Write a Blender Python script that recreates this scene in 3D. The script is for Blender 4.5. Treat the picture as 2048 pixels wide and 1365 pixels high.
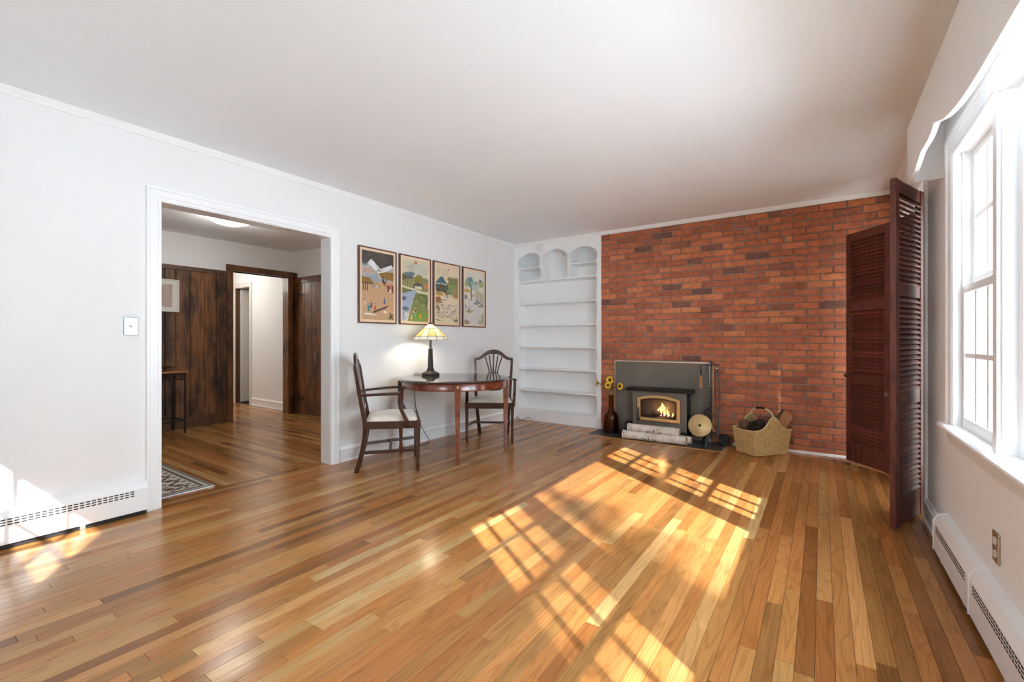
import bpy, math, random
import numpy as np
from mathutils import Vector, Matrix

random.seed(7)
for o in list(bpy.data.objects):
    bpy.data.objects.remove(o)
SC = bpy.context.scene
COL = SC.collection
PI = math.pi

# ------------------------------------------------------------------ camera, sky, sun, exposure
CAM_H = 1.10
YAW = math.radians(34.613)
FPX = 896.76
cd = bpy.data.cameras.new('camera')
cd.sensor_width = 36.0
cd.lens = 36.0 * FPX / 2048.0
cd.clip_start = 0.05
cam = bpy.data.objects.new('camera', cd)
cam.location = (0, 0, CAM_H)
cam.rotation_euler = (PI / 2, 0, YAW)
COL.objects.link(cam)
SC.camera = cam

w = bpy.data.worlds.new('sky')
SC.world = w
w.use_nodes = True
bg = w.node_tree.nodes['Background']
bg.inputs['Color'].default_value = (0.77, 0.895, 1.0, 1)
bg.inputs['Strength'].default_value = 9.5

SUN_DIR = Vector((-1.0, 0.68, -0.83))
sd = bpy.data.lights.new('sun', 'SUN')
sd.energy = 12.0
sd.angle = math.radians(0.6)
sd.color = (1.0, 0.985, 0.965)
sun = bpy.data.objects.new('sun', sd)
sun.rotation_euler = SUN_DIR.to_track_quat('-Z', 'Y').to_euler()
sun.location = (8, -5, 8)
COL.objects.link(sun)

def portal(name, loc, direction, sx, sy):
    l = bpy.data.lights.new(name, 'AREA')
    l.shape = 'RECTANGLE'; l.size = sx; l.size_y = sy
    l.cycles.is_portal = True
    o = bpy.data.objects.new(name, l)
    o.location = loc
    o.rotation_euler = Vector(direction).to_track_quat('-Z', 'Y').to_euler()
    COL.objects.link(o)
portal('sky_portal', (0.72, 1.685, 1.35), (-1, 0, 0), 2.62, 1.34)
portal('sky_portal', (-1.535, -0.89, 1.67), (0, 1, 0), 1.12, 0.66)
portal('sky_portal', (1.00, 4.45, 1.06), (-1, 0, 0), 1.45, 2.05)

SC.view_settings.view_transform = 'Standard'
SC.view_settings.look = 'None'
SC.view_settings.exposure = 0.70
SC.view_settings.gamma = 1.0
SC.view_settings.use_curve_mapping = False
SC.cycles.use_denoising = True
SC.cycles.max_bounces = 18
SC.cycles.diffuse_bounces = 12
SC.cycles.glossy_bounces = 5
SC.cycles.transmission_bounces = 8
SC.cycles.transparent_max_bounces = 16
SC.cycles.caustics_reflective = False
SC.cycles.caustics_refractive = False
SC.cycles.sample_clamp_indirect = 8.0

# ------------------------------------------------------------------ materials
def srgb(r, g, b):
    def c(x):
        x /= 255.0
        return x / 12.92 if x <= 0.04045 else ((x + 0.055) / 1.055) ** 2.4
    return (c(r), c(g), c(b), 1.0)

def nt(name):
    m = bpy.data.materials.new(name)
    m.use_nodes = True
    t = m.node_tree
    t.nodes.clear()
    out = t.nodes.new('ShaderNodeOutputMaterial')
    b = t.nodes.new('ShaderNodeBsdfPrincipled')
    t.links.new(b.outputs[0], out.inputs[0])
    return m, t, b, out

def node(t, kind, **kw):
    n = t.nodes.new(kind)
    for k, v in kw.items():
        if k in n.inputs.keys():
            n.inputs[k].default_value = v
        else:
            setattr(n, k, v)
    return n

def mix(t, fac, a, b, mode='MIX'):
    n = t.nodes.new('ShaderNodeMix')
    n.data_type = 'RGBA'; n.blend_type = mode
    for i, v in ((0, fac), (6, a), (7, b)):
        if hasattr(v, 'links') or hasattr(v, 'is_output'):
            t.links.new(v, n.inputs[i])
        else:
            n.inputs[i].default_value = v
    return n.outputs[2]

def ramp(t, fac, stops):
    n = t.nodes.new('ShaderNodeValToRGB')
    el = n.color_ramp.elements
    el[0].position, el[0].color = stops[0]
    el[1].position, el[1].color = stops[-1]
    for p, c in stops[1:-1]:
        e = el.new(p); e.color = c
    t.links.new(fac, n.inputs[0])
    return n.outputs[0]

def noise(t, vec, scale, detail=3, rough=0.55, dist=0.0):
    n = node(t, 'ShaderNodeTexNoise', Scale=scale, Detail=detail, Roughness=rough, Distortion=dist)
    if vec is not None:
        t.links.new(vec, n.inputs['Vector'])
    return n.outputs['Fac']

def objvec(t, scale=(1, 1, 1)):
    tc = t.nodes.new('ShaderNodeTexCoord')
    mp = t.nodes.new('ShaderNodeMapping')
    mp.inputs['Scale'].default_value = scale
    t.links.new(tc.outputs['Object'], mp.inputs['Vector'])
    return mp.outputs[0]

def bump(t, b, h, strength, dist=0.002):
    n = node(t, 'ShaderNodeBump', Strength=strength, Distance=dist)
    t.links.new(h, n.inputs['Height'])
    t.links.new(n.outputs[0], b.inputs['Normal'])

def scale_col(c, k):
    return (min(1, c[0] * k), min(1, c[1] * k), min(1, c[2] * k), 1)

def M(name, col, rough=0.5, metal=0.0, var=0.12, vscale=6.0, stretch=(1, 1, 1), bmp=0.0, bscale=80.0,
      coat=0.0, spec=0.5, sheen=0.0):
    m, t, b, out = nt(name)
    v = objvec(t, stretch)
    f = noise(t, v, vscale, 4)
    c = ramp(t, f, [(0.25, scale_col(col, 1 - var)), (0.75, scale_col(col, 1 + var))])
    t.links.new(c, b.inputs['Base Color'])
    b.inputs['Roughness'].default_value = rough
    b.inputs['Metallic'].default_value = metal
    b.inputs['Coat Weight'].default_value = coat
    b.inputs['Coat Roughness'].default_value = 0.08
    b.inputs['Specular IOR Level'].default_value = spec
    if sheen:
        b.inputs['Sheen Weight'].default_value = sheen
    if bmp:
        bump(t, b, noise(t, v, bscale, 4), bmp)
    return m

def grain_wood(name, c0, c1, c2, stretch=(14, 14, 1.2), rough=0.35, coat=0.2, scale=3.0, rings=16.0, tone=False, knots=False):
    """streaked wood; stretch squeezes the noise along the grain axis"""
    m, t, b, out = nt(name)
    v = objvec(t, stretch)
    n1 = noise(t, v, scale, 2, 0.5, 0.4)
    mu = node(t, 'ShaderNodeMath', operation='MULTIPLY'); mu.inputs[1].default_value = rings
    t.links.new(n1, mu.inputs[0])
    si = node(t, 'ShaderNodeMath', operation='SINE'); t.links.new(mu.outputs[0], si.inputs[0])
    ma = node(t, 'ShaderNodeMapRange'); ma.inputs[1].default_value = -1; ma.inputs[2].default_value = 1
    t.links.new(si.outputs[0], ma.inputs[0])
    n2 = noise(t, v, scale * 9, 3, 0.6)
    a = node(t, 'ShaderNodeMath', operation='MULTIPLY_ADD'); a.inputs[1].default_value = 0.35
    t.links.new(ma.outputs[0], a.inputs[0])
    h = node(t, 'ShaderNodeMath', operation='MULTIPLY'); h.inputs[1].default_value = 0.65
    t.links.new(n2, h.inputs[0]); t.links.new(h.outputs[0], a.inputs[2])
    c = ramp(t, a.outputs[0], [(0.2, c0), (0.5, c1), (0.8, c2)])
    if knots:
        n3 = noise(t, objvec(t, (2.2, 2.2, 1.1)), 2.0, 3, 0.6)
        k = ramp(t, n3, [(0.36, (0.28, 0.26, 0.25, 1)), (0.52, (1, 1, 1, 1)), (0.66, (1.25, 1.2, 1.15, 1))])
        c = mix(t, 1.0, c, k, 'MULTIPLY')
    if tone:
        at = t.nodes.new('ShaderNodeAttribute'); at.attribute_name = 'tone'
        sp = t.nodes.new('ShaderNodeSeparateColor'); t.links.new(at.outputs['Color'], sp.inputs[0])
        k = ramp(t, sp.outputs[0], [(0, (0.6, 0.58, 0.56, 1)), (1, (1.4, 1.35, 1.28, 1))])
        c = mix(t, 1.0, c, k, 'MULTIPLY')
    t.links.new(c, b.inputs['Base Color'])
    b.inputs['Roughness'].default_value = rough
    b.inputs['Coat Weight'].default_value = coat
    b.inputs['Coat Roughness'].default_value = 0.12
    bump(t, b, n2, 0.06)
    return m

def board_wood(name):
    m, t, b, out = nt(name)
    uv = t.nodes.new('ShaderNodeUVMap'); uv.uv_map = 'UVMap'
    at = t.nodes.new('ShaderNodeAttribute'); at.attribute_name = 'tone'
    sp = t.nodes.new('ShaderNodeSeparateColor'); t.links.new(at.outputs['Color'], sp.inputs[0])
    cx = t.nodes.new('ShaderNodeCombineXYZ')
    m1 = node(t, 'ShaderNodeMath', operation='MULTIPLY'); m1.inputs[1].default_value = 60.0
    t.links.new(sp.outputs[2], m1.inputs[0]); t.links.new(m1.outputs[0], cx.inputs[2])
    ad = node(t, 'ShaderNodeVectorMath', operation='ADD')
    t.links.new(uv.outputs[0], ad.inputs[0]); t.links.new(cx.outputs[0], ad.inputs[1])
    def mapped(s):
        mp = t.nodes.new('ShaderNodeMapping'); mp.inputs['Scale'].default_value = s
        t.links.new(ad.outputs[0], mp.inputs['Vector']); return mp.outputs[0]
    n1 = noise(t, mapped((1.1, 11, 1)), 1.0, 1.5, 0.5, 0.25)
    mu = node(t, 'ShaderNodeMath', operation='MULTIPLY'); mu.inputs[1].default_value = 70.0
    t.links.new(n1, mu.inputs[0])
    si = node(t, 'ShaderNodeMath', operation='SINE'); t.links.new(mu.outputs[0], si.inputs[0])
    rings = ramp(t, si.outputs[0], [(0.0, (1, 1, 1, 1)), (0.55, (0.97, 0.95, 0.93, 1)), (1.0, (0.70, 0.64, 0.58, 1))])
    n2 = noise(t, mapped((5, 260, 1)), 1.0, 3, 0.6)
    streak = ramp(t, n2, [(0.3, (0.86, 0.83, 0.80, 1)), (0.7, (1.1, 1.1, 1.1, 1))])
    n3 = noise(t, mapped((0.9, 5, 1)), 1.3, 2, 0.5)
    blotch = ramp(t, n3, [(0.3, (0.88, 0.84, 0.80, 1)), (0.7, (1.1, 1.08, 1.06, 1))])
    base = ramp(t, sp.outputs[0], [(0.0, (0.19, 0.078, 0.024, 1)), (0.2, (0.31, 0.138, 0.043, 1)),
                                   (0.5, (0.41, 0.197, 0.064, 1)), (0.8, (0.49, 0.262, 0.095, 1)), (1.0, (0.57, 0.345, 0.150, 1))])
    hue = ramp(t, sp.outputs[1], [(0.0, (1.08, 0.92, 0.80, 1)), (1.0, (0.95, 1.04, 1.05, 1))])
    c = mix(t, 1.0, base, hue, 'MULTIPLY')
    c = mix(t, 0.55, c, rings, 'MULTIPLY')
    c = mix(t, 1.0, c, streak, 'MULTIPLY')
    c = mix(t, 1.0, c, blotch, 'MULTIPLY')
    t.links.new(c, b.inputs['Base Color'])
    rr = ramp(t, noise(t, mapped((3, 8, 1)), 2.0, 3), [(0.3, (0.17, 0.17, 0.17, 1)), (0.7, (0.27, 0.27, 0.27, 1))])
    t.links.new(rr, b.inputs['Roughness'])
    b.inputs['Coat Weight'].default_value = 0.12
    b.inputs['Coat Roughness'].default_value = 0.12
    b.inputs['Specular IOR Level'].default_value = 0.30
    bump(t, b, n2, 0.05, 0.001)
    return m

def brick_mat(name):
    m, t, b, out = nt(name)
    v = objvec(t)
    at = t.nodes.new('ShaderNodeAttribute'); at.attribute_name = 'tone'
    sp = t.nodes.new('ShaderNodeSeparateColor'); t.links.new(at.outputs['Color'], sp.inputs[0])
    base = ramp(t, sp.outputs[0], [(0.0, (0.17, 0.080, 0.064, 1)), (0.12, (0.27, 0.098, 0.062, 1)), (0.35, (0.40, 0.120, 0.060, 1)),
                                   (0.7, (0.52, 0.158, 0.070, 1)), (1.0, (0.64, 0.225, 0.095, 1))])
    n1 = noise(t, v, 22, 4, 0.65)
    k = ramp(t, n1, [(0.28, (0.62, 0.58, 0.58, 1)), (0.5, (1, 1, 1, 1)), (0.75, (1.22, 1.2, 1.15, 1))])
    c = mix(t, 1.0, base, k, 'MULTIPLY')
    n2 = noise(t, v, 140, 2, 0.5)
    sf = ramp(t, n2, [(0.68, (0, 0, 0, 1)), (0.76, (1, 1, 1, 1))])
    c = mix(t, sf, c, (0.42, 0.20, 0.13, 1))
    n3 = noise(t, v, 2.3, 4, 0.6)
    ef = ramp(t, n3, [(0.58, (0, 0, 0, 1)), (0.80, (0.35, 0.35, 0.35, 1))])
    c = mix(t, ef, c, (0.34, 0.27, 0.23, 1))
    t.links.new(c, b.inputs['Base Color'])
    b.inputs['Roughness'].default_value = 0.85
    bump(t, b, noise(t, v, 120, 5, 0.65), 0.6, 0.003)
    return m

def vcol_mat(name, rough=0.6, coat=0.0, bscale=0, bstr=0.0):
    m, t, b, out = nt(name)
    at = t.nodes.new('ShaderNodeAttribute'); at.attribute_name = 'paint'
    f = noise(t, objvec(t), 90, 3)
    k = ramp(t, f, [(0.3, (0.93, 0.93, 0.93, 1)), (0.7, (1.05, 1.05, 1.05, 1))])
    c = mix(t, 1.0, at.outputs['Color'], k, 'MULTIPLY')
    t.links.new(c, b.inputs['Base Color'])
    b.inputs['Roughness'].default_value = rough
    b.inputs['Coat Weight'].default_value = coat
    if bscale:
        bump(t, b, noise(t, objvec(t), bscale, 2), bstr)
    return m

def sheet_fresnel(t):
    lw = t.nodes.new('ShaderNodeLayerWeight'); lw.inputs[0].default_value = 0.5
    p = node(t, 'ShaderNodeMath', operation='POWER'); p.inputs[1].default_value = 4.0
    t.links.new(lw.outputs['Facing'], p.inputs[0])
    a = node(t, 'ShaderNodeMath', operation='MULTIPLY_ADD'); a.inputs[1].default_value = 0.9; a.inputs[2].default_value = 0.025
    t.links.new(p.outputs[0], a.inputs[0])
    return a

def thin_glass(name, tint=(1, 1, 1, 1), refl=0.08):
    m = bpy.data.materials.new(name); m.use_nodes = True
    t = m.node_tree; t.nodes.clear()
    out = t.nodes.new('ShaderNodeOutputMaterial')
    tr = node(t, 'ShaderNodeBsdfTransparent'); tr.inputs[0].default_value = tint
    gl = node(t, 'ShaderNodeBsdfGlossy'); gl.inputs['Roughness'].default_value = 0.02
    fr = sheet_fresnel(t)
    mx = t.nodes.new('ShaderNodeMixShader')
    t.links.new(fr.outputs[0], mx.inputs[0])
    t.links.new(tr.outputs[0], mx.inputs[1]); t.links.new(gl.outputs[0], mx.inputs[2])
    t.links.new(mx.outputs[0], out.inputs[0])
    return m

def emit_mat(name, col, strength, col2=None):
    m = bpy.data.materials.new(name); m.use_nodes = True
    t = m.node_tree; t.nodes.clear()
    out = t.nodes.new('ShaderNodeOutputMaterial')
    e = node(t, 'ShaderNodeEmission'); e.inputs[1].default_value = strength
    f = noise(t, objvec(t), 25, 3)
    c = ramp(t, f, [(0.3, col), (0.7, col2 or col)])
    t.links.new(c, e.inputs[0]); t.links.new(e.outputs[0], out.inputs[0])
    return m

def shade_glass(name, c0, c1, trans=0.6):
    m = bpy.data.materials.new(name); m.use_nodes = True
    t = m.node_tree; t.nodes.clear()
    out = t.nodes.new('ShaderNodeOutputMaterial')
    f = noise(t, objvec(t, (1, 1, 0.4)), 26, 4, 0.6, 1.0)
    c = ramp(t, f, [(0.3, c0), (0.7, c1)])
    d = node(t, 'ShaderNodeBsdfDiffuse'); t.links.new(c, d.inputs[0])
    tl = node(t, 'ShaderNodeBsdfTranslucent'); t.links.new(c, tl.inputs[0])
    gl = node(t, 'ShaderNodeBsdfGlossy'); gl.inputs['Roughness'].default_value = 0.12
    m1 = t.nodes.new('ShaderNodeMixShader'); m1.inputs[0].default_value = trans
    t.links.new(d.outputs[0], m1.inputs[1]); t.links.new(tl.outputs[0], m1.inputs[2])
    m2 = t.nodes.new('ShaderNodeMixShader'); m2.inputs[0].default_value = 0.06
    t.links.new(m1.outputs[0], m2.inputs[1]); t.links.new(gl.outputs[0], m2.inputs[2])
    t.links.new(m2.outputs[0], out.inputs[0])
    return m

def birch_mat(name):
    m, t, b, out = nt(name)
    v = objvec(t, (1, 1, 1))
    n1 = noise(t, objvec(t, (70, 9, 9)), 1.0, 3, 0.6)
    n2 = noise(t, v, 14, 4, 0.6)
    c = ramp(t, n2, [(0.3, (0.52, 0.42, 0.35, 1)), (0.5, (0.70, 0.62, 0.55, 1)), (0.75, (0.82, 0.76, 0.70, 1))])
    f = ramp(t, n1, [(0.60, (0, 0, 0, 1)), (0.68, (1, 1, 1, 1))])
    c = mix(t, f, c, (0.10, 0.065, 0.05, 1))
    n3 = noise(t, objvec(t, (18, 30, 30)), 1.0, 4, 0.6)
    f2 = ramp(t, n3, [(0.62, (0, 0, 0, 1)), (0.68, (1, 1, 1, 1))])
    c = mix(t, f2, c, (0.17, 0.10, 0.07, 1))
    t.links.new(c, b.inputs['Base Color'])
    b.inputs['Roughness'].default_value = 0.75
    bump(t, b, n1, 0.4)
    return m

def slate_mat(name):
    m, t, b, out = nt(name)
    v = objvec(t)
    c = ramp(t, noise(t, v, 7, 5, 0.6), [(0.3, (0.020, 0.024, 0.026, 1)), (0.7, (0.055, 0.062, 0.064, 1))])
    t.links.new(c, b.inputs['Base Color'])
    b.inputs['Roughness'].default_value = 0.42
    bump(t, b, noise(t, v, 18, 5, 0.6), 0.5, 0.004)
    return m

MAT = {}
MAT['wall'] = M('wall_paint', (0.82, 0.81, 0.80, 1), 0.62, var=0.015, vscale=2, bmp=0.05, bscale=160)
MAT['ceil'] = M('ceiling_paint', (0.885, 0.925, 0.965, 1), 0.75, var=0.012, vscale=2)
MAT['trim'] = M('trim_gloss_paint', (0.88, 0.885, 0.89, 1), 0.32, var=0.015, vscale=3)
MAT['shelfpaint'] = M('shelf_paint', (0.885, 0.89, 0.89, 1), 0.42, var=0.015, vscale=3)
MAT['heater'] = M('heater_enamel', (0.88, 0.885, 0.89, 1), 0.28, var=0.015, vscale=3)
MAT['dark'] = M('dark_gap', (0.018, 0.016, 0.015, 1), 0.8)
MAT['subfloor'] = M('floor_seam', (0.035, 0.018, 0.009, 1), 0.8)
MAT['board'] = board_wood('oak_strip')
MAT['brick'] = brick_mat('fired_brick')
MAT['mortar'] = M('mortar', (0.29, 0.235, 0.195, 1), 0.95, var=0.35, vscale=9, bmp=0.6, bscale=110)
MAT['slate'] = slate_mat('slate_tile')
MAT['border'] = grain_wood('hearth_border_wood', (0.38, 0.17, 0.055, 1), (0.50, 0.24, 0.085, 1), (0.58, 0.29, 0.11, 1), (1.2, 14, 14))
MAT['mahog'] = grain_wood('dark_mahogany', (0.020, 0.0075, 0.005, 1), (0.040, 0.014, 0.008, 1), (0.065, 0.022, 0.011, 1), (4, 4, 2), 0.25, 0.4, rings=5.0)
MAT['redmahog'] = grain_wood('red_mahogany', (0.085, 0.017, 0.008, 1), (0.15, 0.032, 0.013, 1), (0.22, 0.055, 0.022, 1), (3, 3, 3), 0.22, 0.6)
MAT['tabletop'] = grain_wood('table_top_wood', (0.016, 0.005, 0.003, 1), (0.030, 0.010, 0.006, 1), (0.05, 0.018, 0.01, 1), (1.4, 9, 9), 0.08, 1.0)
MAT['shutter'] = grain_wood('shutter_stain', (0.062, 0.015, 0.010, 1), (0.115, 0.028, 0.018, 1), (0.19, 0.050, 0.031, 1), (10, 10, 1.3), 0.55, 0.0, tone=True)
MAT['pine'] = grain_wood('dark_pine', (0.052, 0.019, 0.006, 1), (0.115, 0.044, 0.013, 1), (0.22, 0.088, 0.026, 1), (9, 9, 0.9), 0.5, 0.12, tone=True, knots=True)
MAT['pinetrim'] = grain_wood('pine_trim', (0.050, 0.020, 0.008, 1), (0.085, 0.036, 0.014, 1), (0.13, 0.058, 0.023, 1), (5, 5, 2), 0.5, 0.1)
MAT['cream'] = M('cream_upholstery', (0.74, 0.67, 0.57, 1), 0.9, var=0.05, vscale=30, bmp=0.15, bscale=400, sheen=0.3)
MAT['brass'] = M('antique_brass', (0.55, 0.38, 0.17, 1), 0.30, 1.0, var=0.15, vscale=10)
MAT['gold'] = M('gold_plate', (0.72, 0.50, 0.24, 1), 0.28, 1.0, var=0.1, vscale=10)
MAT['copper'] = M('aged_copper', (0.60, 0.36, 0.19, 1), 0.38, 1.0, var=0.2, vscale=14)
MAT['palemetal'] = M('pale_brass_trim', (0.86, 0.75, 0.58, 1), 0.3, 1.0, var=0.05)
MAT['steelplate'] = M('grey_steel_plate', (0.165, 0.143, 0.115, 1), 0.5, 0.1, var=0.18, vscale=3)
MAT['castiron'] = M('black_cast_iron', (0.022, 0.021, 0.021, 1), 0.45, 0.4, var=0.2, vscale=12, bmp=0.1, bscale=200)
MAT['wiron'] = M('wrought_iron', (0.10, 0.11, 0.115, 1), 0.45, 0.8, var=0.2, vscale=14)
MAT['bronze'] = M('dark_bronze', (0.040, 0.031, 0.027, 1), 0.42, 0.5, var=0.2, vscale=12)
MAT['chrome'] = M('chrome', (0.24, 0.29, 0.35, 1), 0.25, 1.0, var=0.05)
MAT['steel'] = M('brushed_steel', (0.60, 0.58, 0.54, 1), 0.3, 1.0, var=0.06)
MAT['white_plastic'] = M('white_plastic', (0.80, 0.79, 0.77, 1), 0.35, var=0.02)
MAT['black_plastic'] = M('black_cord', (0.02, 0.02, 0.022, 1), 0.5, var=0.1)
MAT['frame'] = grain_wood('picture_frame_wood', (0.075, 0.026, 0.010, 1), (0.115, 0.042, 0.017, 1), (0.16, 0.06, 0.025, 1), (8, 8, 1.5), 0.4, 0.2)
MAT['mat_board'] = M('picture_mat', (0.80, 0.61, 0.42, 1), 0.8, var=0.05, vscale=20)
MAT['paint'] = vcol_mat('painted_paper', 0.55, 0.1)
MAT['rug'] = vcol_mat('rug_pile', 0.95, 0, 500, 0.6)
MAT['glass'] = thin_glass('window_glass', (0.97, 0.98, 0.98, 1))
MAT['stoveglass'] = thin_glass('stove_glass', (0.9, 0.86, 0.82, 1))
MAT['shade_pale'] = shade_glass('pale_slag_glass', (0.80, 0.76, 0.58, 1), (0.92, 0.90, 0.78, 1))
MAT['shade_amber'] = shade_glass('amber_slag_glass', (0.80, 0.62, 0.32, 1), (0.90, 0.78, 0.50, 1))
MAT['shade_white'] = shade_glass('white_slag_glass', (0.78, 0.82, 0.76, 1), (0.95, 0.95, 0.92, 1))
MAT['sheer'] = shade_glass('sun_block_sheer', (0.80, 0.78, 0.74, 1), (0.86, 0.84, 0.80, 1), 0.38)
MAT['lead'] = M('lead_came', (0.030, 0.026, 0.024, 1), 0.5, 0.5)
MAT['bulb'] = emit_mat('lamp_bulb', (1.0, 0.86, 0.62, 1), 60.0)
MAT['dome'] = emit_mat('lit_dome_glass', (1.0, 0.96, 0.88, 1), 9.0, (1.0, 0.98, 0.93, 1))
MAT['flame'] = emit_mat('flame', (1.0, 0.36, 0.06, 1), 2.4, (1.0, 0.72, 0.30, 1))
MAT['flamecore'] = emit_mat('flame_core', (1.0, 0.78, 0.40, 1), 3.6, (1.0, 0.9, 0.6, 1))
MAT['ember'] = emit_mat('embers', (0.03, 0.008, 0.004, 1), 1.6, (1.0, 0.22, 0.05, 1))
MAT['firebrick'] = M('fire_brick', (0.17, 0.125, 0.095, 1), 0.9, var=0.3, vscale=20)
MAT['ash'] = M('ash_bed', (0.20, 0.17, 0.15, 1), 0.95, var=0.4, vscale=40, bmp=0.6, bscale=60)
MAT['birch'] = birch_mat('birch_bark')
MAT['logend'] = M('sawn_log_end', (0.50, 0.33, 0.19, 1), 0.8, var=0.15, vscale=60)
MAT['charlog'] = M('burning_log', (0.055, 0.034, 0.025, 1), 0.95, var=0.4, vscale=30, bmp=0.6, bscale=60)
MAT['splitwood'] = grain_wood('split_firewood', (0.30, 0.12, 0.045, 1), (0.42, 0.18, 0.07, 1), (0.50, 0.24, 0.10, 1), (14, 14, 2), 0.8, 0.0)
MAT['bark'] = M('rough_bark', (0.13, 0.095, 0.07, 1), 0.95, var=0.4, vscale=25, bmp=0.8, bscale=60)
MAT['wicker'] = M('seagrass_wicker', (0.64, 0.43, 0.17, 1), 0.7, var=0.28, vscale=35, bmp=0.2, bscale=200)
MAT['wicker_in'] = M('wicker_lining', (0.26, 0.17, 0.075, 1), 0.9, var=0.2, vscale=30)
MAT['rim'] = M('peeled_cane', (0.66, 0.50, 0.27, 1), 0.5, var=0.12, vscale=30)
MAT['cone'] = M('pine_cone', (0.055, 0.033, 0.022, 1), 0.65, var=0.5, vscale=60)
MAT['cone_brown'] = M('brown_pine_cone', (0.15, 0.075, 0.038, 1), 0.7, var=0.4, vscale=60)
MAT['petal'] = M('sunflower_petal', (0.85, 0.56, 0.035, 1), 0.6, var=0.12, vscale=40)
MAT['disc'] = M('sunflower_disc', (0.12, 0.05, 0.012, 1), 0.9, var=0.5, vscale=150, bmp=0.5, bscale=300)
MAT['green'] = M('stem_green', (0.16, 0.24, 0.06, 1), 0.6, var=0.2, vscale=30)
MAT['curtain'] = M('cream_curtain', (0.74, 0.64, 0.50, 1), 0.9, var=0.08, vscale=20)
MAT['tablewood'] = grain_wood('honey_wood', (0.22, 0.08, 0.025, 1), (0.34, 0.13, 0.04, 1), (0.42, 0.18, 0.06, 1), (9, 1.5, 9), 0.35, 0.3)
MAT['silver'] = M('tarnished_silver', (0.42, 0.37, 0.29, 1), 0.28, 1.0, var=0.1)
MAT['print'] = M('faded_print', (0.46, 0.36, 0.31, 1), 0.8, var=0.22, vscale=14)
MAT['mat_white'] = M('white_mat', (0.68, 0.66, 0.60, 1), 0.8, var=0.03)
MAT['doorwhite'] = M('white_door_paint', (0.74, 0.70, 0.65, 1), 0.4, var=0.02)
MAT['ground'] = M('pale_ground', (0.86, 0.885, 0.91, 1), 0.95, var=0.06, vscale=1.5)
MAT['lawn'] = M('dim_lawn_grass', (0.10, 0.14, 0.045, 1), 0.95, var=0.3, vscale=3)
MAT['dim_strip'] = M('dim_ground_strip', (0.27, 0.235, 0.205, 1), 0.95, var=0.3, vscale=12, bmp=0.5, bscale=40)  # for the added strip outside that dims light bounced to the ceiling
MAT['outwall'] = M('outside_siding', (0.70, 0.70, 0.70, 1), 0.8, var=0.05)
MAT['leaf'] = M('tree_leaf', (0.12, 0.16, 0.05, 1), 0.8, var=0.3, vscale=5)

def amber():
    m = bpy.data.materials.new('amber_glass'); m.use_nodes = True
    t = m.node_tree; t.nodes.clear()
    out = t.nodes.new('ShaderNodeOutputMaterial')
    f = noise(t, objvec(t), 9, 2)
    c = ramp(t, f, [(0.3, (0.68, 0.43, 0.20, 1)), (0.7, (0.76, 0.52, 0.27, 1))])
    tr = node(t, 'ShaderNodeBsdfTransparent'); t.links.new(c, tr.inputs[0])
    gl = node(t, 'ShaderNodeBsdfGlossy'); gl.inputs['Roughness'].default_value = 0.03
    fr = sheet_fresnel(t)
    mx = t.nodes.new('ShaderNodeMixShader')
    t.links.new(fr.outputs[0], mx.inputs[0])
    t.links.new(tr.outputs[0], mx.inputs[1]); t.links.new(gl.outputs[0], mx.inputs[2])
    t.links.new(mx.outputs[0], out.inputs[0])
    return m
MAT['amber'] = amber()

# ------------------------------------------------------------------ mesh helpers
def chain_offset(o):
    v = Vector((0, 0, 0))
    while o is not None:
        v += o.location
        o = o.parent
    return v

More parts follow.
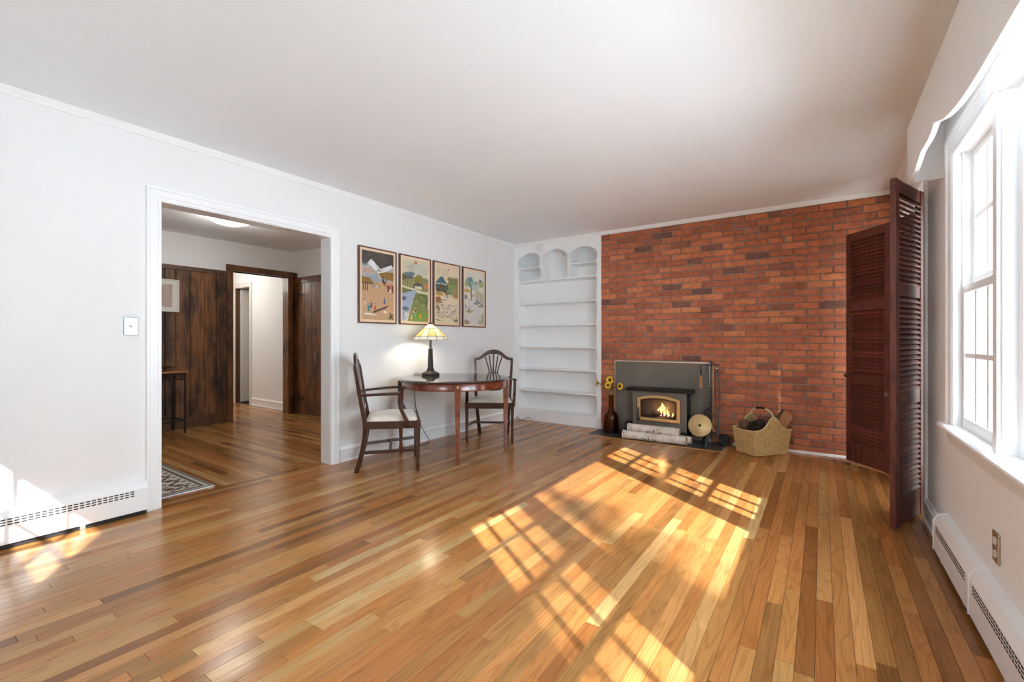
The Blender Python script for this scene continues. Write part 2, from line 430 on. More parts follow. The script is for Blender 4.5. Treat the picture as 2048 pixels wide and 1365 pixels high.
class MB:
    def __init__(s):
        s.v = []; s.f = []
    def add(s, vs, fs):
        n = len(s.v)
        s.v += [tuple(p) for p in vs]
        s.f += [tuple(i + n for i in f) for f in fs]
        return s
    def box(s, x0, x1, y0, y1, z0, z1):
        vs = [(x0, y0, z0), (x1, y0, z0), (x1, y1, z0), (x0, y1, z0), (x0, y0, z1), (x1, y0, z1), (x1, y1, z1), (x0, y1, z1)]
        return s.add(vs, [(3, 2, 1, 0), (4, 5, 6, 7), (0, 1, 5, 4), (1, 2, 6, 5), (2, 3, 7, 6), (3, 0, 4, 7)])
    def obox(s, mat, sx, sy, sz):
        h = (sx / 2, sy / 2, sz / 2)
        vs = []
        for z in (-1, 1):
            for x, y in ((-1, -1), (1, -1), (1, 1), (-1, 1)):
                vs.append(mat @ Vector((x * h[0], y * h[1], z * h[2])))
        return s.add(vs, [(3, 2, 1, 0), (4, 5, 6, 7), (0, 1, 5, 4), (1, 2, 6, 5), (2, 3, 7, 6), (3, 0, 4, 7)])
    def prism(s, poly, fn, d0, d1):
        """extrude a 2-D polygon between d0 and d1; fn(a, b, d) gives the point"""
        n = len(poly)
        vs = [fn(a, b, d0) for a, b in poly] + [fn(a, b, d1) for a, b in poly]
        fs = [tuple(range(n - 1, -1, -1)), tuple(range(n, 2 * n))]
        fs += [(i, (i + 1) % n, (i + 1) % n + n, i + n) for i in range(n)]
        return s.add(vs, fs)
    def strip(s, pts, fn, w, d0, d1):
        """a flat strip of width w (number or list) following 2-D pts, extruded d0..d1"""
        n = len(pts)
        ws = w if isinstance(w, (list, tuple)) else [w] * n
        L = []; R = []
        for i, (a, b) in enumerate(pts):
            a0, b0 = pts[max(0, i - 1)]; a1, b1 = pts[min(n - 1, i + 1)]
            dx, dy = a1 - a0, b1 - b0
            l = math.hypot(dx, dy) or 1
            nx, ny = -dy / l, dx / l
            L.append((a + nx * ws[i] / 2, b + ny * ws[i] / 2)); R.append((a - nx * ws[i] / 2, b - ny * ws[i] / 2))
        vs = []
        for d in (d0, d1):
            for i in range(n):
                vs.append(fn(L[i][0], L[i][1], d)); vs.append(fn(R[i][0], R[i][1], d))
        m = 2 * n; fs = []
        for i in range(n - 1):
            a, b, c, e = 2 * i, 2 * i + 1, 2 * i + 3, 2 * i + 2
            fs += [(a, b, c, e), (a + m, e + m, c + m, b + m), (a, e, e + m, a + m), (b, b + m, c + m, c)]
        fs += [(0, m, m + 1, 1), (2 * n - 2, 2 * n - 1, 2 * n - 1 + m, 2 * n - 2 + m)]
        return s.add(vs, fs)
    def tube(s, path, r, n=8, cap=True, flat=None):
        P = [Vector(p) for p in path]
        k = len(P)
        rs = r if isinstance(r, (list, tuple)) else [r] * k
        base = len(s.v)
        t0 = (P[1] - P[0]).normalized()
        up = Vector((0, 0, 1)) if abs(t0.z) < 0.9 else Vector((1, 0, 0))
        nrm = (up - t0 * up.dot(t0)).normalized()
        vs = []
        for i in range(k):
            a = P[max(0, i - 1)]; b = P[min(k - 1, i + 1)]
            t = (b - a).normalized() if (b - a).length > 1e-9 else t0
            nrm = (nrm - t * nrm.dot(t))
            nrm = nrm.normalized() if nrm.length > 1e-6 else t.orthogonal().normalized()
            bi = t.cross(nrm)
            for j in range(n):
                an = 2 * PI * j / n + (PI / n if n == 4 else 0)
                ca, sa = math.cos(an), math.sin(an)
                if flat:
                    vs.append(P[i] + nrm * ca * rs[i] * flat + bi * sa * rs[i])
                else:
                    vs.append(P[i] + nrm * ca * rs[i] + bi * sa * rs[i])
        fs = []
        for i in range(k - 1):
            for j in range(n):
                j2 = (j + 1) % n
                fs.append((i * n + j, i * n + j2, (i + 1) * n + j2, (i + 1) * n + j))
        if cap:
            fs.append(tuple(range(n - 1, -1, -1)))
            fs.append(tuple((k - 1) * n + j for j in range(n)))
        return s.add(vs, fs)
    def lathe(s, prof, n=24, c=(0, 0, 0), rot=0.0):
        vs = []; fs = []
        k = len(prof)
        for r, z in prof:
            for j in range(n):
                a = 2 * PI * j / n + rot
                vs.append((c[0] + max(r, 1e-4) * math.cos(a), c[1] + max(r, 1e-4) * math.sin(a), c[2] + z))
        for i in range(k - 1):
            for j in range(n):
                j2 = (j + 1) % n
                fs.append((i * n + j, i * n + j2, (i + 1) * n + j2, (i + 1) * n + j))
        fs.append(tuple(range(n - 1, -1, -1))); fs.append(tuple((k - 1) * n + j for j in range(n)))
        return s.add(vs, fs)
    def xform(s, m, start=0):
        for i in range(start, len(s.v)):
            s.v[i] = tuple(m @ Vector(s.v[i]))
        return s
    def build(s, name, mat, parent=None, smooth=False, bevel=0.0, local=False, tone=None, kind=None):
        vs = s.v
        if parent is not None and not local:
            o = chain_offset(parent)
            vs = [(x - o.x, y - o.y, z - o.z) for x, y, z in vs]
        me = bpy.data.meshes.new(name)
        me.from_pydata(vs, [], s.f)
        me.validate()
        me.update()
        me.materials.append(MAT[mat] if isinstance(mat, str) else mat)
        if smooth:
            me.polygons.foreach_set('use_smooth', [True] * len(me.polygons))
            try:
                me.set_sharp_from_angle(angle=math.radians(42))
            except Exception:
                pass
        if tone is not None:
            at = me.color_attributes.new('tone', 'FLOAT_COLOR', 'POINT')
            at.data.foreach_set('color', list(tone) * len(me.vertices))
        ob = bpy.data.objects.new(name, me)
        COL.objects.link(ob)
        ob.parent = parent
        if bevel:
            bv = ob.modifiers.new('edge', 'BEVEL')
            bv.width = bevel; bv.segments = 2; bv.limit_method = 'ANGLE'; bv.angle_limit = math.radians(35)
        if kind:
            ob['kind'] = kind
        return ob

def B(*a):
    return MB().box(*a)

def thing(name, label, cat, loc=(0, 0, 0), rz=0.0, group=None):
    o = bpy.data.objects.new(name, None)
    o.empty_display_size = 0.1
    o.location = loc; o.rotation_euler = (0, 0, rz)
    COL.objects.link(o)
    o['label'] = label; o['category'] = cat
    if group: o['group'] = group
    return o

def tag(o, label, cat, group=None, kind=None):
    o['label'] = label; o['category'] = cat
    if group: o['group'] = group
    if kind: o['kind'] = kind
    return o

def copy_tree(o, parent=None):
    c = o.copy(); COL.objects.link(c); c.parent = parent
    for ch in list(o.children):
        copy_tree(ch, c)
    return c

def smooth_path(pts, n=6):
    """Catmull-Rom through pts"""
    P = [Vector(p) for p in pts]
    out = []
    for i in range(len(P) - 1):
        p0 = P[max(0, i - 1)]; p1 = P[i]; p2 = P[i + 1]; p3 = P[min(len(P) - 1, i + 2)]
        for k in range(n):
            t = k / n
            out.append(0.5 * ((2 * p1) + (p2 - p0) * t + (2 * p0 - 5 * p1 + 4 * p2 - p3) * t * t + (3 * p1 - p0 - 3 * p2 + p3) * t ** 3))
    out.append(P[-1])
    return out

def curve2(pts, n=6):
    return [(p[0], p[1]) for p in smooth_path([(a, b, 0) for a, b in pts], n)]

def grid_paint(name, mat, img, fn, parent, thick=0.0):
    """a sheet whose colours are painted per vertex; img is rows (top first) x cols x 3; fn(u, v) gives the point"""
    h, wd = img.shape[:2]
    vs = []; fs = []; cs = []
    off = chain_offset(parent) if parent is not None else Vector((0, 0, 0))
    for i in range(h):
        for j in range(wd):
            p = Vector(fn(j / (wd - 1), 1 - i / (h - 1))) - off
            vs.append(tuple(p)); cs += [float(img[i, j, 0]), float(img[i, j, 1]), float(img[i, j, 2]), 1.0]
    for i in range(h - 1):
        for j in range(wd - 1):
            a = i * wd + j
            fs.append((a, a + wd, a + wd + 1, a + 1))
    me = bpy.data.meshes.new(name)
    me.from_pydata(vs, [], fs); me.update()
    at = me.color_attributes.new('paint', 'FLOAT_COLOR', 'POINT')
    at.data.foreach_set('color', cs)
    me.materials.append(MAT[mat])
    o = bpy.data.objects.new(name, me); COL.objects.link(o); o.parent = parent
    return o

FX, FY = -math.sin(YAW), math.cos(YAW)
RX, RY = math.cos(YAW), math.sin(YAW)
def seen_size(pts, nrm):
    """rough share of the photograph that a small flat piece takes (sample points, its normal)"""
    tot = 0.0
    for x, y, z in pts:
        d = x * FX + y * FY
        if d < 0.15: continue
        u = (x * RX + y * RY) / d * FPX; v = (z - CAM_H) / d * FPX
        if abs(u) > 1024 or abs(v) > 683: continue
        r = math.sqrt(x * x + y * y + (z - CAM_H) ** 2)
        cosn = abs(x * nrm[0] + y * nrm[1] + (z - CAM_H) * nrm[2]) / r
        tot += cosn * r / d ** 3
    return tot

# ------------------------------------------------------------------ the room shell
XL, XR, YF, YB, HC = -3.59, 0.535, 5.25, -0.72, 2.46
XH = -3.73           # hall side of the left wall
XP = -6.65           # panelled wall of the hall
YH = 3.79            # far wall of the hall
XW = 0.70            # outer face of the right wall

def struct(o, label, cat):
    o['kind'] = 'structure'; o['label'] = label; o['category'] = cat
    return o

m = MB()
m.box(XH, XL, YB - .15, 1.118, 0, HC); m.box(XH, XL, 2.363, YF + .3, 0, HC); m.box(XH, XL, 1.118, 2.363, 2.027, HC)
wall_left = struct(m.build('wall_left', 'wall'), 'white painted left wall with the wide doorway opening', 'wall')

m = MB()
m.box(XR, XW, YB - .15, 0.385, 0, HC); m.box(XR, XW, 2.985, 3.72, 0, HC); m.box(XR, XW, 0.385, 2.985, 0, 0.66)
m.box(XR, XW, 0.385, 2.985, 2.0, HC); m.box(XR, XW, 3.72, 5.5, 2.13, HC); m.box(XR, XW, 5.252, 5.5, 0, 2.13)
wall_right = struct(m.build('wall_right', 'wall'), 'white painted right wall with the triple window', 'wall')

m = MB()
wx0, wx1 = -2.095, -0.975
m.box(XL, wx0, YB - .15, YB, 0, HC); m.box(wx1, XR, YB - .15, YB, 0, HC)
m.box(wx0, wx1, YB - .15, YB, 0, 1.345); m.box(wx0, wx1, YB - .15, YB, 2.0, HC)
wall_rear = struct(m.build('wall_rear', 'wall'), 'white painted wall behind the viewer with a window', 'wall')

m = B(XH, 1.2, YF + .30, YF + .45, 0, HC)
m.box(-2.265, 0.56, 5.256, YF + .30, 0, HC)
wall_far = struct(m.build('wall_far', 'mortar'), 'red brick chimney wall with grey brown mortar', 'wall')

ceiling = struct(B(XH, XW, YB - .15, YF + .45, HC, HC + .12).build('ceiling', 'ceil'), 'flat white living room ceiling', 'ceiling')

# hall beyond the doorway, and the passage beyond the hall
m = MB()
m.box(XP - .12, XP, -0.9, 2.88, 0, HC); m.box(XP - .12, XP, 3.65, YH, 0, HC); m.box(XP - .12, XP, 2.88, 3.65, 2.06, HC)
wall_hall = struct(m.build('wall_hall', 'wall'), 'hall wall with white band above dark boards', 'wall')
m = B(-8.10, XH, YH, YH + .12, 0, HC)
m.box(-8.62, -8.10, YH, YH + .12, 2.04, HC); m.box(-9.8, -8.62, YH, YH + .12, 0, HC)
m.box(-9.8, -9.68, 1.4, YH, 0, HC); m.box(-9.8, XP - .12, 1.3, 1.4, 0, HC)
m.box(-9.4, -7.6, 5.2, 5.3, 0, HC); m.box(-9.5, -9.4, YH + .12, 5.3, 0, HC); m.box(-7.6, -7.5, YH + .12, 5.3, 0, HC)
wall_passage = struct(m.build('wall_passage', 'wall'), 'white wall at the far end of the hall and passage', 'wall')
struct(B(XP, XH, -1.0, -0.9, 0, HC).build('wall_hall_end', 'wall'), 'near end wall of the hall', 'wall')
struct(B(-9.8, XH, -1.0, 5.3, HC, HC + .12).build('ceiling_hall', 'ceil'), 'flat white hall ceiling with the dome light', 'ceiling')

# ---- floors, board by board
def board_obj(parts, name, parent, kind=None):
    """parts: list of (x0, x1, y0, y1, z0, z1, axis, tone3) boxes -> one mesh with uv along the grain"""
    vs = []; fs = []; uv = []; tn = []
    for x0, x1, y0, y1, z0, z1, ax, tn3 in parts:
        n = len(vs); e = 0.0006
        vs += [(x0, y0, z0), (x1, y0, z0), (x1, y1, z0), (x0, y1, z0), (x0, y0, z1 - e), (x1, y0, z1 - e), (x1, y1, z1 - e), (x0, y1, z1 - e),
               (x0 + e, y0 + e, z1), (x1 - e, y0 + e, z1), (x1 - e, y1 - e, z1), (x0 + e, y1 - e, z1)]
        fl = [(8, 9, 10, 11), (4, 5, 9, 8), (5, 6, 10, 9), (6, 7, 11, 10), (7, 4, 8, 11), (0, 1, 5, 4), (1, 2, 6, 5), (2, 3, 7, 6), (3, 0, 4, 7)]
        for f in fl:
            fs.append(tuple(i + n for i in f))
            for i in f:
                p = vs[n + i]
                uv += ([p[1], p[0]] if ax == 'y' else [p[0], p[1]])
        tn += [tn3[0], tn3[1], tn3[2], 1.0] * 12
    me = bpy.data.meshes.new(name)
    me.from_pydata(vs, [], fs); me.update()
    ul = me.uv_layers.new(name='UVMap')
    ul.data.foreach_set('uv', uv)
    at = me.color_attributes.new('tone', 'FLOAT_COLOR', 'POINT'); at.data.foreach_set('color', tn)
    me.materials.append(MAT['board'])
    o = bpy.data.objects.new(name, me); COL.objects.link(o); o.parent = parent
    if kind: o['kind'] = kind
    return o

def lay(x0, x1, y0, y1, axis, seed, width=0.0572, skip=None):
    rnd = random.Random(seed)
    out = []
    a0, a1, b0, b1 = (x0, x1, y0, y1) if axis == 'y' else (y0, y1, x0, x1)
    n = int(round((a1 - a0) / width)); wd = (a1 - a0) / n; g = 0.00055
    for i in range(n):
        p = a0 + i * wd
        q = b0 - rnd.uniform(0, 0.9)
        while q < b1:
            L = rnd.choice((rnd.uniform(0.35, 0.8), rnd.uniform(0.7, 1.4), rnd.uniform(1.0, 2.0)))
            e = q + L
            s0, s1 = max(q, b0), min(e, b1)
            q = e
            if s1 - s0 < 0.02: continue
            r = rnd.random()
            tone = rnd.gauss(0.47, 0.17) if r < .8 else (rnd.uniform(0.02, 0.2) if r < .89 else rnd.uniform(0.78, 1.0))
            t3 = (min(1, max(0, tone)), rnd.random(), rnd.random())
            bx = (p + g, p + wd - g, s0 + g, s1 - g) if axis == 'y' else (s0 + g, s1 - g, p + g, p + wd - g)
            if skip:
                for c in skip(bx):
                    out.append((c[0], c[1], c[2], c[3], -0.018, rnd.uniform(-0.0003, 0.0), axis, t3))
            else:
                out.append((bx[0], bx[1], bx[2], bx[3], -0.018, rnd.uniform(-0.0003, 0.0), axis, t3))
    return out

HX0, HX1, HY0 = -2.33, -0.775, 4.80   # hearth inset with its border
def skip_hearth(b):
    x0, x1, y0, y1 = b
    if y1 <= HY0 or x1 <= HX0 or x0 >= HX1: return [b]
    out = []
    if x0 < HX0: out.append((x0, HX0, y0, y1))
    if x1 > HX1: out.append((HX1, x1, y0, y1))
    xa, xb = max(x0, HX0), min(x1, HX1)
    if y0 < HY0 and xb - xa > 0.002: out.append((xa, xb, y0, HY0))
    return [o for o in out if o[1] - o[0] > 0.002 and o[3] - o[2] > 0.005]

def make_floor(name, slab, boards, label, limit=300):
    fl = struct(slab.build(name, 'subfloor'), label, 'floor')
    def score(bd):
        x0, x1, y0, y1 = bd[:4]
        return seen_size([((x0 + x1) / 2, y0 + (y1 - y0) * (k + .5) / 12, 0) for k in range(12)] if bd[6] == 'y' else
                         [(x0 + (x1 - x0) * (k + .5) / 12, (y0 + y1) / 2, 0) for k in range(12)], (0, 0, 1)) * (x1 - x0) * (y1 - y0)
    boards = sorted(boards, key=score, reverse=True)
    for bd in boards[:limit]:
        board_obj([bd], 'floor_board', fl)
    if len(boards) > limit:
        board_obj(boards[limit:], 'floor_board_remainder', fl, 'stuff')
    return fl

bd = lay(XL - 0.14, XR + 0.36, YB, YF + .004, 'y', 11, skip=skip_hearth)
def clip_room(bd):
    out = []
    for b_ in bd:
        x0, x1, y0, y1 = b_[:4]
        if x1 <= XL:                       # strip inside the doorway only
            y0, y1 = max(y0, 1.118), min(y1, 2.363)
        elif x0 >= XR:                     # strip inside the shuttered opening only
            y0, y1 = max(y0, 3.72), min(y1, 5.25)
        if y1 - y0 > 0.01:
            out.append((x0, x1, y0, y1) + b_[4:])
    return out
floor = make_floor('floor', MB().box(XH, 1.1, YB - .1, YF + .3, -0.12, -0.0045), clip_room(bd), 'narrow strip oak floor with a satin finish')
bd = lay(-9.7, XH, -0.9, YH, 'x', 23)
bd = [b_ for b_ in bd if not (b_[1] < -7.2 and b_[3] < 2.4)]
floor_hall = make_floor('floor_hall', MB().box(-9.8, XH, -0.95, 5.3, -0.12, -0.0045), bd, 'oak strip floor of the hall running away from the doorway', 160)

# ---- bricks
def brick_mesh(parts, name, parent, kind=None):
    vs = []; fs = []; tn = []
    for (x0, x1, z0, z1, yf, tone, jit) in parts:
        n = len(vs); e = 0.0042
        for (x, z, sx, sz, k) in ((x0, z0, 1, 1, 0), (x1, z0, -1, 1, 1), (x1, z1, -1, -1, 2), (x0, z1, 1, -1, 3)):
            vs += [(x, 5.258, z), (x + jit[k] * .4, yf + e, z + jit[k + 4] * .4), (x + sx * e + jit[k], yf, z + sz * e + jit[k + 4])]
        for a in range(4):
            b_ = (a + 1) % 4
            fs += [(n + a * 3, n + b_ * 3, n + b_ * 3 + 1, n + a * 3 + 1), (n + a * 3 + 1, n + b_ * 3 + 1, n + b_ * 3 + 2, n + a * 3 + 2)]
        fs.append((n + 2, n + 5, n + 8, n + 11))
        tn += [tone[0], tone[1], tone[2], 1.0] * 12
    me = bpy.data.meshes.new(name)
    me.from_pydata(vs, [], fs); me.update()
    at = me.color_attributes.new('tone', 'FLOAT_COLOR', 'POINT'); at.data.foreach_set('color', tn)
    me.materials.append(MAT['brick'])
    o = bpy.data.objects.new(name, me); COL.objects.link(o); o.parent = parent
    if kind: o['kind'] = kind
    return o

rnd = random.Random(5)
bricks = []
CH = 2.42 / 36.0
bx0, bx1 = -2.265, 0.55
PANEL = (-2.072, -1.00, 0.853)
for r in range(36):
    z0, z1 = r * CH + 0.0052, (r + 1) * CH - 0.0052
    x = bx0 - (0.0 if r % 2 == 0 else 0.1075) + rnd.uniform(-.006, .006)
    while x < bx1:
        L = 0.2145
        segs = [(x + 0.0055, x + L - 0.0055)]
        if rnd.random() < .05:
            c = x + L * rnd.choice((.33, .5, .66)); segs = [(x + .0055, c - .004), (c + .004, x + L - .0055)]
        x += L
        for a, b_ in segs:
            a, b_ = max(a, bx0 + .001), min(b_, bx1)
            if b_ - a < .02: continue
            if a > PANEL[0] + .02 and b_ < PANEL[1] - .02 and z1 < PANEL[2] - .01: continue
            t_ = rnd.gauss(.60, .17)
            q = rnd.random()
            if q < .07: t_ = rnd.uniform(0, .25)
            elif q > .93: t_ = rnd.uniform(.85, 1)
            # lower courses get darker tones, painting in the shade near the floor
            if z1 < .55: t_ -= .20 * rnd.random()
            j = [rnd.uniform(-.0030, .0030) for _ in range(8)]
            bricks.append((a, b_, z0 + rnd.uniform(-.0018, .0018), z1 + rnd.uniform(-.0018, .0018), 5.25 - rnd.uniform(.000, .0075), (min(1, max(0, t_)), rnd.random(), rnd.random()), j))
bricks.sort(key=lambda p: seen_size([((p[0] * 3 + p[1]) / 4, 5.25, (p[2] + p[3]) / 2), ((p[0] + p[1] * 3) / 4, 5.25, (p[2] + p[3]) / 2)], (0, 1, 0)) * (p[1] - p[0]) * (1 if p[1] < .22 else .15), reverse=True)
for p in bricks[:300]:
    brick_mesh([p], 'brick', wall_far)
brick_mesh(bricks[300:], 'brick_remainder', wall_far, 'stuff')

# ---- crown moulding, baseboards, casings
def crown(path_fn, a0, a1):
    m = MB()
    prof = [(0, 0), (.010, 0), (.014, .008), (.030, .030), (.034, .036), (.034, .040), (0, .040)]
    m.prism(prof, path_fn, a0, a1)
    return m
struct(crown(lambda a, b, d: (XL + a, d, 2.42 + b), YB, YF).build('trim_crown', 'trim'), 'slim white crown moulding along the left wall', 'moulding')
struct(crown(lambda a, b, d: (d, YF - a, 2.42 + b), XL + .035, XR).build('trim_crown_far', 'trim'), 'slim white crown moulding above bookcase and brick wall', 'moulding')
struct(crown(lambda a, b, d: (XR - a, d, 2.42 + b), YB, YF - .035).build('trim_crown_right', 'trim'), 'slim white crown moulding above the window wall', 'moulding')

BP = [(0, 0), (.022, 0), (.022, .012), (.014, .016), (.014, .100), (.019, .104), (.019, .114), (.010, .124), (.006, .135), (0, .135)]
struct(MB().prism(BP, lambda a, b, d: (XL + a, d, b), 2.452, YF - .002).build('baseboard_left', 'trim'), 'white baseboard behind the table and chairs', 'baseboard')
struct(MB().prism(BP, lambda a, b, d: (XR - a, d, b), 3.16, 3.705).build('baseboard_right', 'trim'), 'short white baseboard between heater and shutters', 'baseboard')
struct(MB().prism([(0, 0), (.022, 0), (.020, .012), (.012, .020), (0, .022)], lambda a, b, d: (d, 5.244 - a, b), HX1 + .005, XR - .03).build('trim_shoe', 'trim'), 'thin white shoe moulding at the foot of the brick wall', 'moulding')
struct(MB().prism(BP, lambda a, b, d: (d, YH - a, b), -8.03, XP - .13).build('baseboard_passage', 'trim'), 'white baseboard in the passage', 'baseboard')

# doorway casing in the left wall
CP = [(0, 0), (.012, 0), (.012, .018), (.017, .022), (.017, .062), (.022, .066), (.022, .080), (0, .080)]   # (out of wall, away from opening)
dc = thing('trim_doorway', 'white moulded casing around the wide doorway', 'door casing', (XL, 1.74, 0)); dc['kind'] = 'structure'
MB().prism(CP, lambda a, b, d: (XL + a, 1.120 - b, d * (2.027 + b)), 0, 1).build('casing_jamb', 'trim', dc)
MB().prism(CP, lambda a, b, d: (XL + a, 2.361 + b, d * (2.027 + b)), 0, 1).build('casing_jamb', 'trim', dc)
MB().prism(CP, lambda a, b, d: (XL + a, 1.120 - b if d == 0 else 2.361 + b, 2.027 + b), 0, 1).build('casing_head', 'trim', dc)
m = MB().box(XH, XL + .003, 1.112, 1.122, 0, 2.027); m.build('jamb_lining', 'trim', dc)
m = MB().box(XH, XL + .003, 2.359, 2.369, 0, 2.027); m.build('jamb_lining', 'trim', dc)
m = MB().box(XH, XL + .003, 1.12, 2.36, 2.020, 2.030); m.build('head_lining', 'trim', dc)

# ------------------------------------------------------------------ triple window in the right wall
def sash(parent, plane, y0, y1, z0, z1, cols, rows, name='sash', fn=None, stile=.040, bot=.05, top=.035):
    """fn(depth, along, z) places the sash; glass y0..y1 x z0..z1 at depth plane"""
    m = MB()
    def bx(d0, d1, a0, a1, b0, b1):
        p = [fn(d, a, z) for d in (d0, d1) for a in (a0, a1) for z in (b0, b1)]
        xs = [q[0] for q in p]; ys = [q[1] for q in p]; zs = [q[2] for q in p]
        m.box(min(xs), max(xs), min(ys), max(ys), min(zs), max(zs))
    d0, d1 = plane - .017, plane + .017
    bx(d0, d1, y0 - stile, y0, z0 - bot, z1 + top); bx(d0, d1, y1, y1 + stile, z0 - bot, z1 + top)
    bx(d0, d1, y0, y1, z0 - bot, z0); bx(d0, d1, y0, y1, z1, z1 + top)
    s = m.build(name, 'trim', parent, bevel=.003)
    for k in range(1, cols):
        m = MB(); a = y0 + (y1 - y0) * k / cols; bx(plane - .014, plane + .014, a - .012, a + .012, z0, z1); m.build('muntin', 'trim', s, bevel=.003)
    for k in range(1, rows):
        m = MB(); z = z0 + (z1 - z0) * k / rows; bx(plane - .0135, plane + .0135, y0, y1, z - .012, z + .012); m.build('muntin', 'trim', s, bevel=.003)
    for i in range(cols):
        for k in range(rows):
            m = MB(); a0 = y0 + (y1 - y0) * i / cols; a1 = y0 + (y1 - y0) * (i + 1) / cols
            b0 = z0 + (z1 - z0) * k / rows; b1 = z0 + (z1 - z0) * (k + 1) / rows
            bx(plane - .0015, plane + .0015, a0, a1, b0, b1); m.build('pane', 'glass', s)
    return s

win = thing('window_1', 'white triple window with a large centre pane over the heater', 'window', (XR, 1.685, 0)); win['kind'] = 'structure'
FR = lambda d, a, z: (d, a, z)
for y0, y1 in ((0.42, 0.945), (2.425, 2.95)):
    sash(win, .570, y0, y1, .74, 1.325, 3, 2, 'lower_sash', FR)
    sash(win, .606, y0, y1, 1.40, 1.963, 3, 2, 'upper_sash', FR, bot=.045, top=.037)
sash(win, .590, 1.11, 2.275, .74, 1.963, 1, 1, 'picture_sash', FR, top=.037)
for y0, y1 in ((0.985, 1.07), (2.315, 2.385)):
    m = MB().box(.532, .69, y0, y1, .69, 2.0); m.build('mullion', 'trim', win, bevel=.004)
    m = MB().box(.520, .534, y0 + .012, y1 - .012, .69, 2.0); m.build('mullion_stop', 'trim', win, bevel=.003)
for y0, y1 in ((0.375, 0.382), (2.990, 2.997)):
    MB().box(.52, .70, y0, y1, .66, 2.0).build('side_jamb', 'trim', win)
for a in (2.982, 0.380):
    for q in (.556, .590, .626):
        MB().box(q - .003, q + .003, a - .006 if a > 1 else a, a if a > 1 else a + .006, .70, 2.0).build('parting_stop', 'trim', win)
MB().box(.52, .70, .375, 2.997, 1.998, 2.008).build('head_jamb', 'trim', win)
MB().box(.58, .74, .375, 2.997, .655, .690).build('outer_sill', 'trim', win, bevel=.004)
WCP = [(0, 0), (.014, 0), (.016, .010), (.020, .014), (.020, .070), (.028, .076), (.028, .096), (0, .096)]
MB().prism(WCP, lambda a, b, d: (XR - a, 2.985 + b, .69 if d == 0 else 2.0 + b), 0, 1).build('side_casing', 'trim', win)
MB().prism(WCP, lambda a, b, d: (XR - a, .385 - b, .69 if d == 0 else 2.0 + b), 0, 1).build('side_casing', 'trim', win)
MB().prism(WCP, lambda a, b, d: (XR - a, .385 - b if d == 0 else 2.985 + b, 2.0 + b), 0, 1).build('head_casing', 'trim', win)
m = MB().prism([(.06, 0), (-.045, 0), (-.053, .006), (-.055, .014), (-.053, .022), (-.045, .028), (.06, .028)], lambda a, b, d: (XR + a, d, .664 + b), .26, 3.11)
m.build('stool', 'trim', win)
m = MB().prism([(0, 0), (-.012, 0), (-.016, .02), (-.024, .05), (-.034, .07), (0, .07)], lambda a, b, d: (XR + a, d, .594 + b), .29, 3.08)
m.build('apron', 'trim', win)
# outside storm frames
for y0, y1 in ((0.38, 0.985), (1.07, 2.315), (2.385, 2.99)):
    m = MB()
    for a in (y0, y1 - .035): m.box(.66, .684, a, a + .035, .69, 2.0)
    m.box(.66, .684, y0, y1, .69, .725); m.box(.66, .684, y0, y1, 1.965, 2.0)
    m.build('storm_frame', 'trim', win)

# rear window, whose sunlight falls on the left wall
win2 = thing('window_2', 'white window in the wall behind the viewer', 'window', (-1.65, YB, 0)); win2['kind'] = 'structure'
FB = lambda d, a, z: (a, YB - d, z)
for x0, x1 in ((-2.05, -1.02),):
    sash(win2, .090, x0, x1, 1.40, 1.963, 3, 2, 'upper_sash', FB, bot=.045, top=.037)
MB().prism(WCP, lambda a, b, d: (wx1 + b, YB + a, 1.37 if d == 0 else 2.0 + b), 0, 1).build('side_casing', 'trim', win2)
MB().prism(WCP, lambda a, b, d: (wx0 - b, YB + a, 1.37 if d == 0 else 2.0 + b), 0, 1).build('side_casing', 'trim', win2)
MB().prism(WCP, lambda a, b, d: (wx0 - b if d == 0 else wx1 + b, YB + a, 2.0 + b), 0, 1).build('head_casing', 'trim', win2)
MB().box(wx0 - .1, wx1 + .1, YB - .05, YB + .055, 1.340, 1.368).build('stool', 'trim', win2, bevel=.006)

# shuttered garden door opening beyond the window
gd = thing('door_1', 'tall glazed garden door behind the dark shutters', 'door', (.98, 4.45, 0)); gd['kind'] = 'structure'
for y0, y1 in ((3.74, 4.45), (4.45, 5.16)):
    m = MB()
    m.box(.96, 1.0, y0, y0 + .09, .02, 2.1); m.box(.96, 1.0, y1 - .09, y1, .02, 2.1)
    m.box(.96, 1.0, y0, y1, .02, .22); m.box(.96, 1.0, y0, y1, 2.0, 2.1)
    lf = m.build('door_leaf', 'trim', gd, bevel=.003)
    MB().box(.977, .983, y0 + .09, y1 - .09, .22, 2.0).build('pane', 'glass', lf)
m = MB(); m.box(XW, 1.06, 3.60, 3.72, 0, 2.2); m.box(XW, 1.06, 5.18, 5.30, 0, 2.2); m.box(XW, 1.06, 3.6, 5.3, 2.13, 2.25)
struct(m.build('wall_alcove', 'wall'), 'white side walls of the garden door recess', 'wall')
cl = MB().box(.520, XR + .002, 3.702, 3.724, .0, 2.13); cl.box(.520, .70, 3.712, 3.726, 0, 2.13)
struct(cl.build('trim_corner', 'trim'), 'white corner trim at the end of the window wall', 'corner trim')

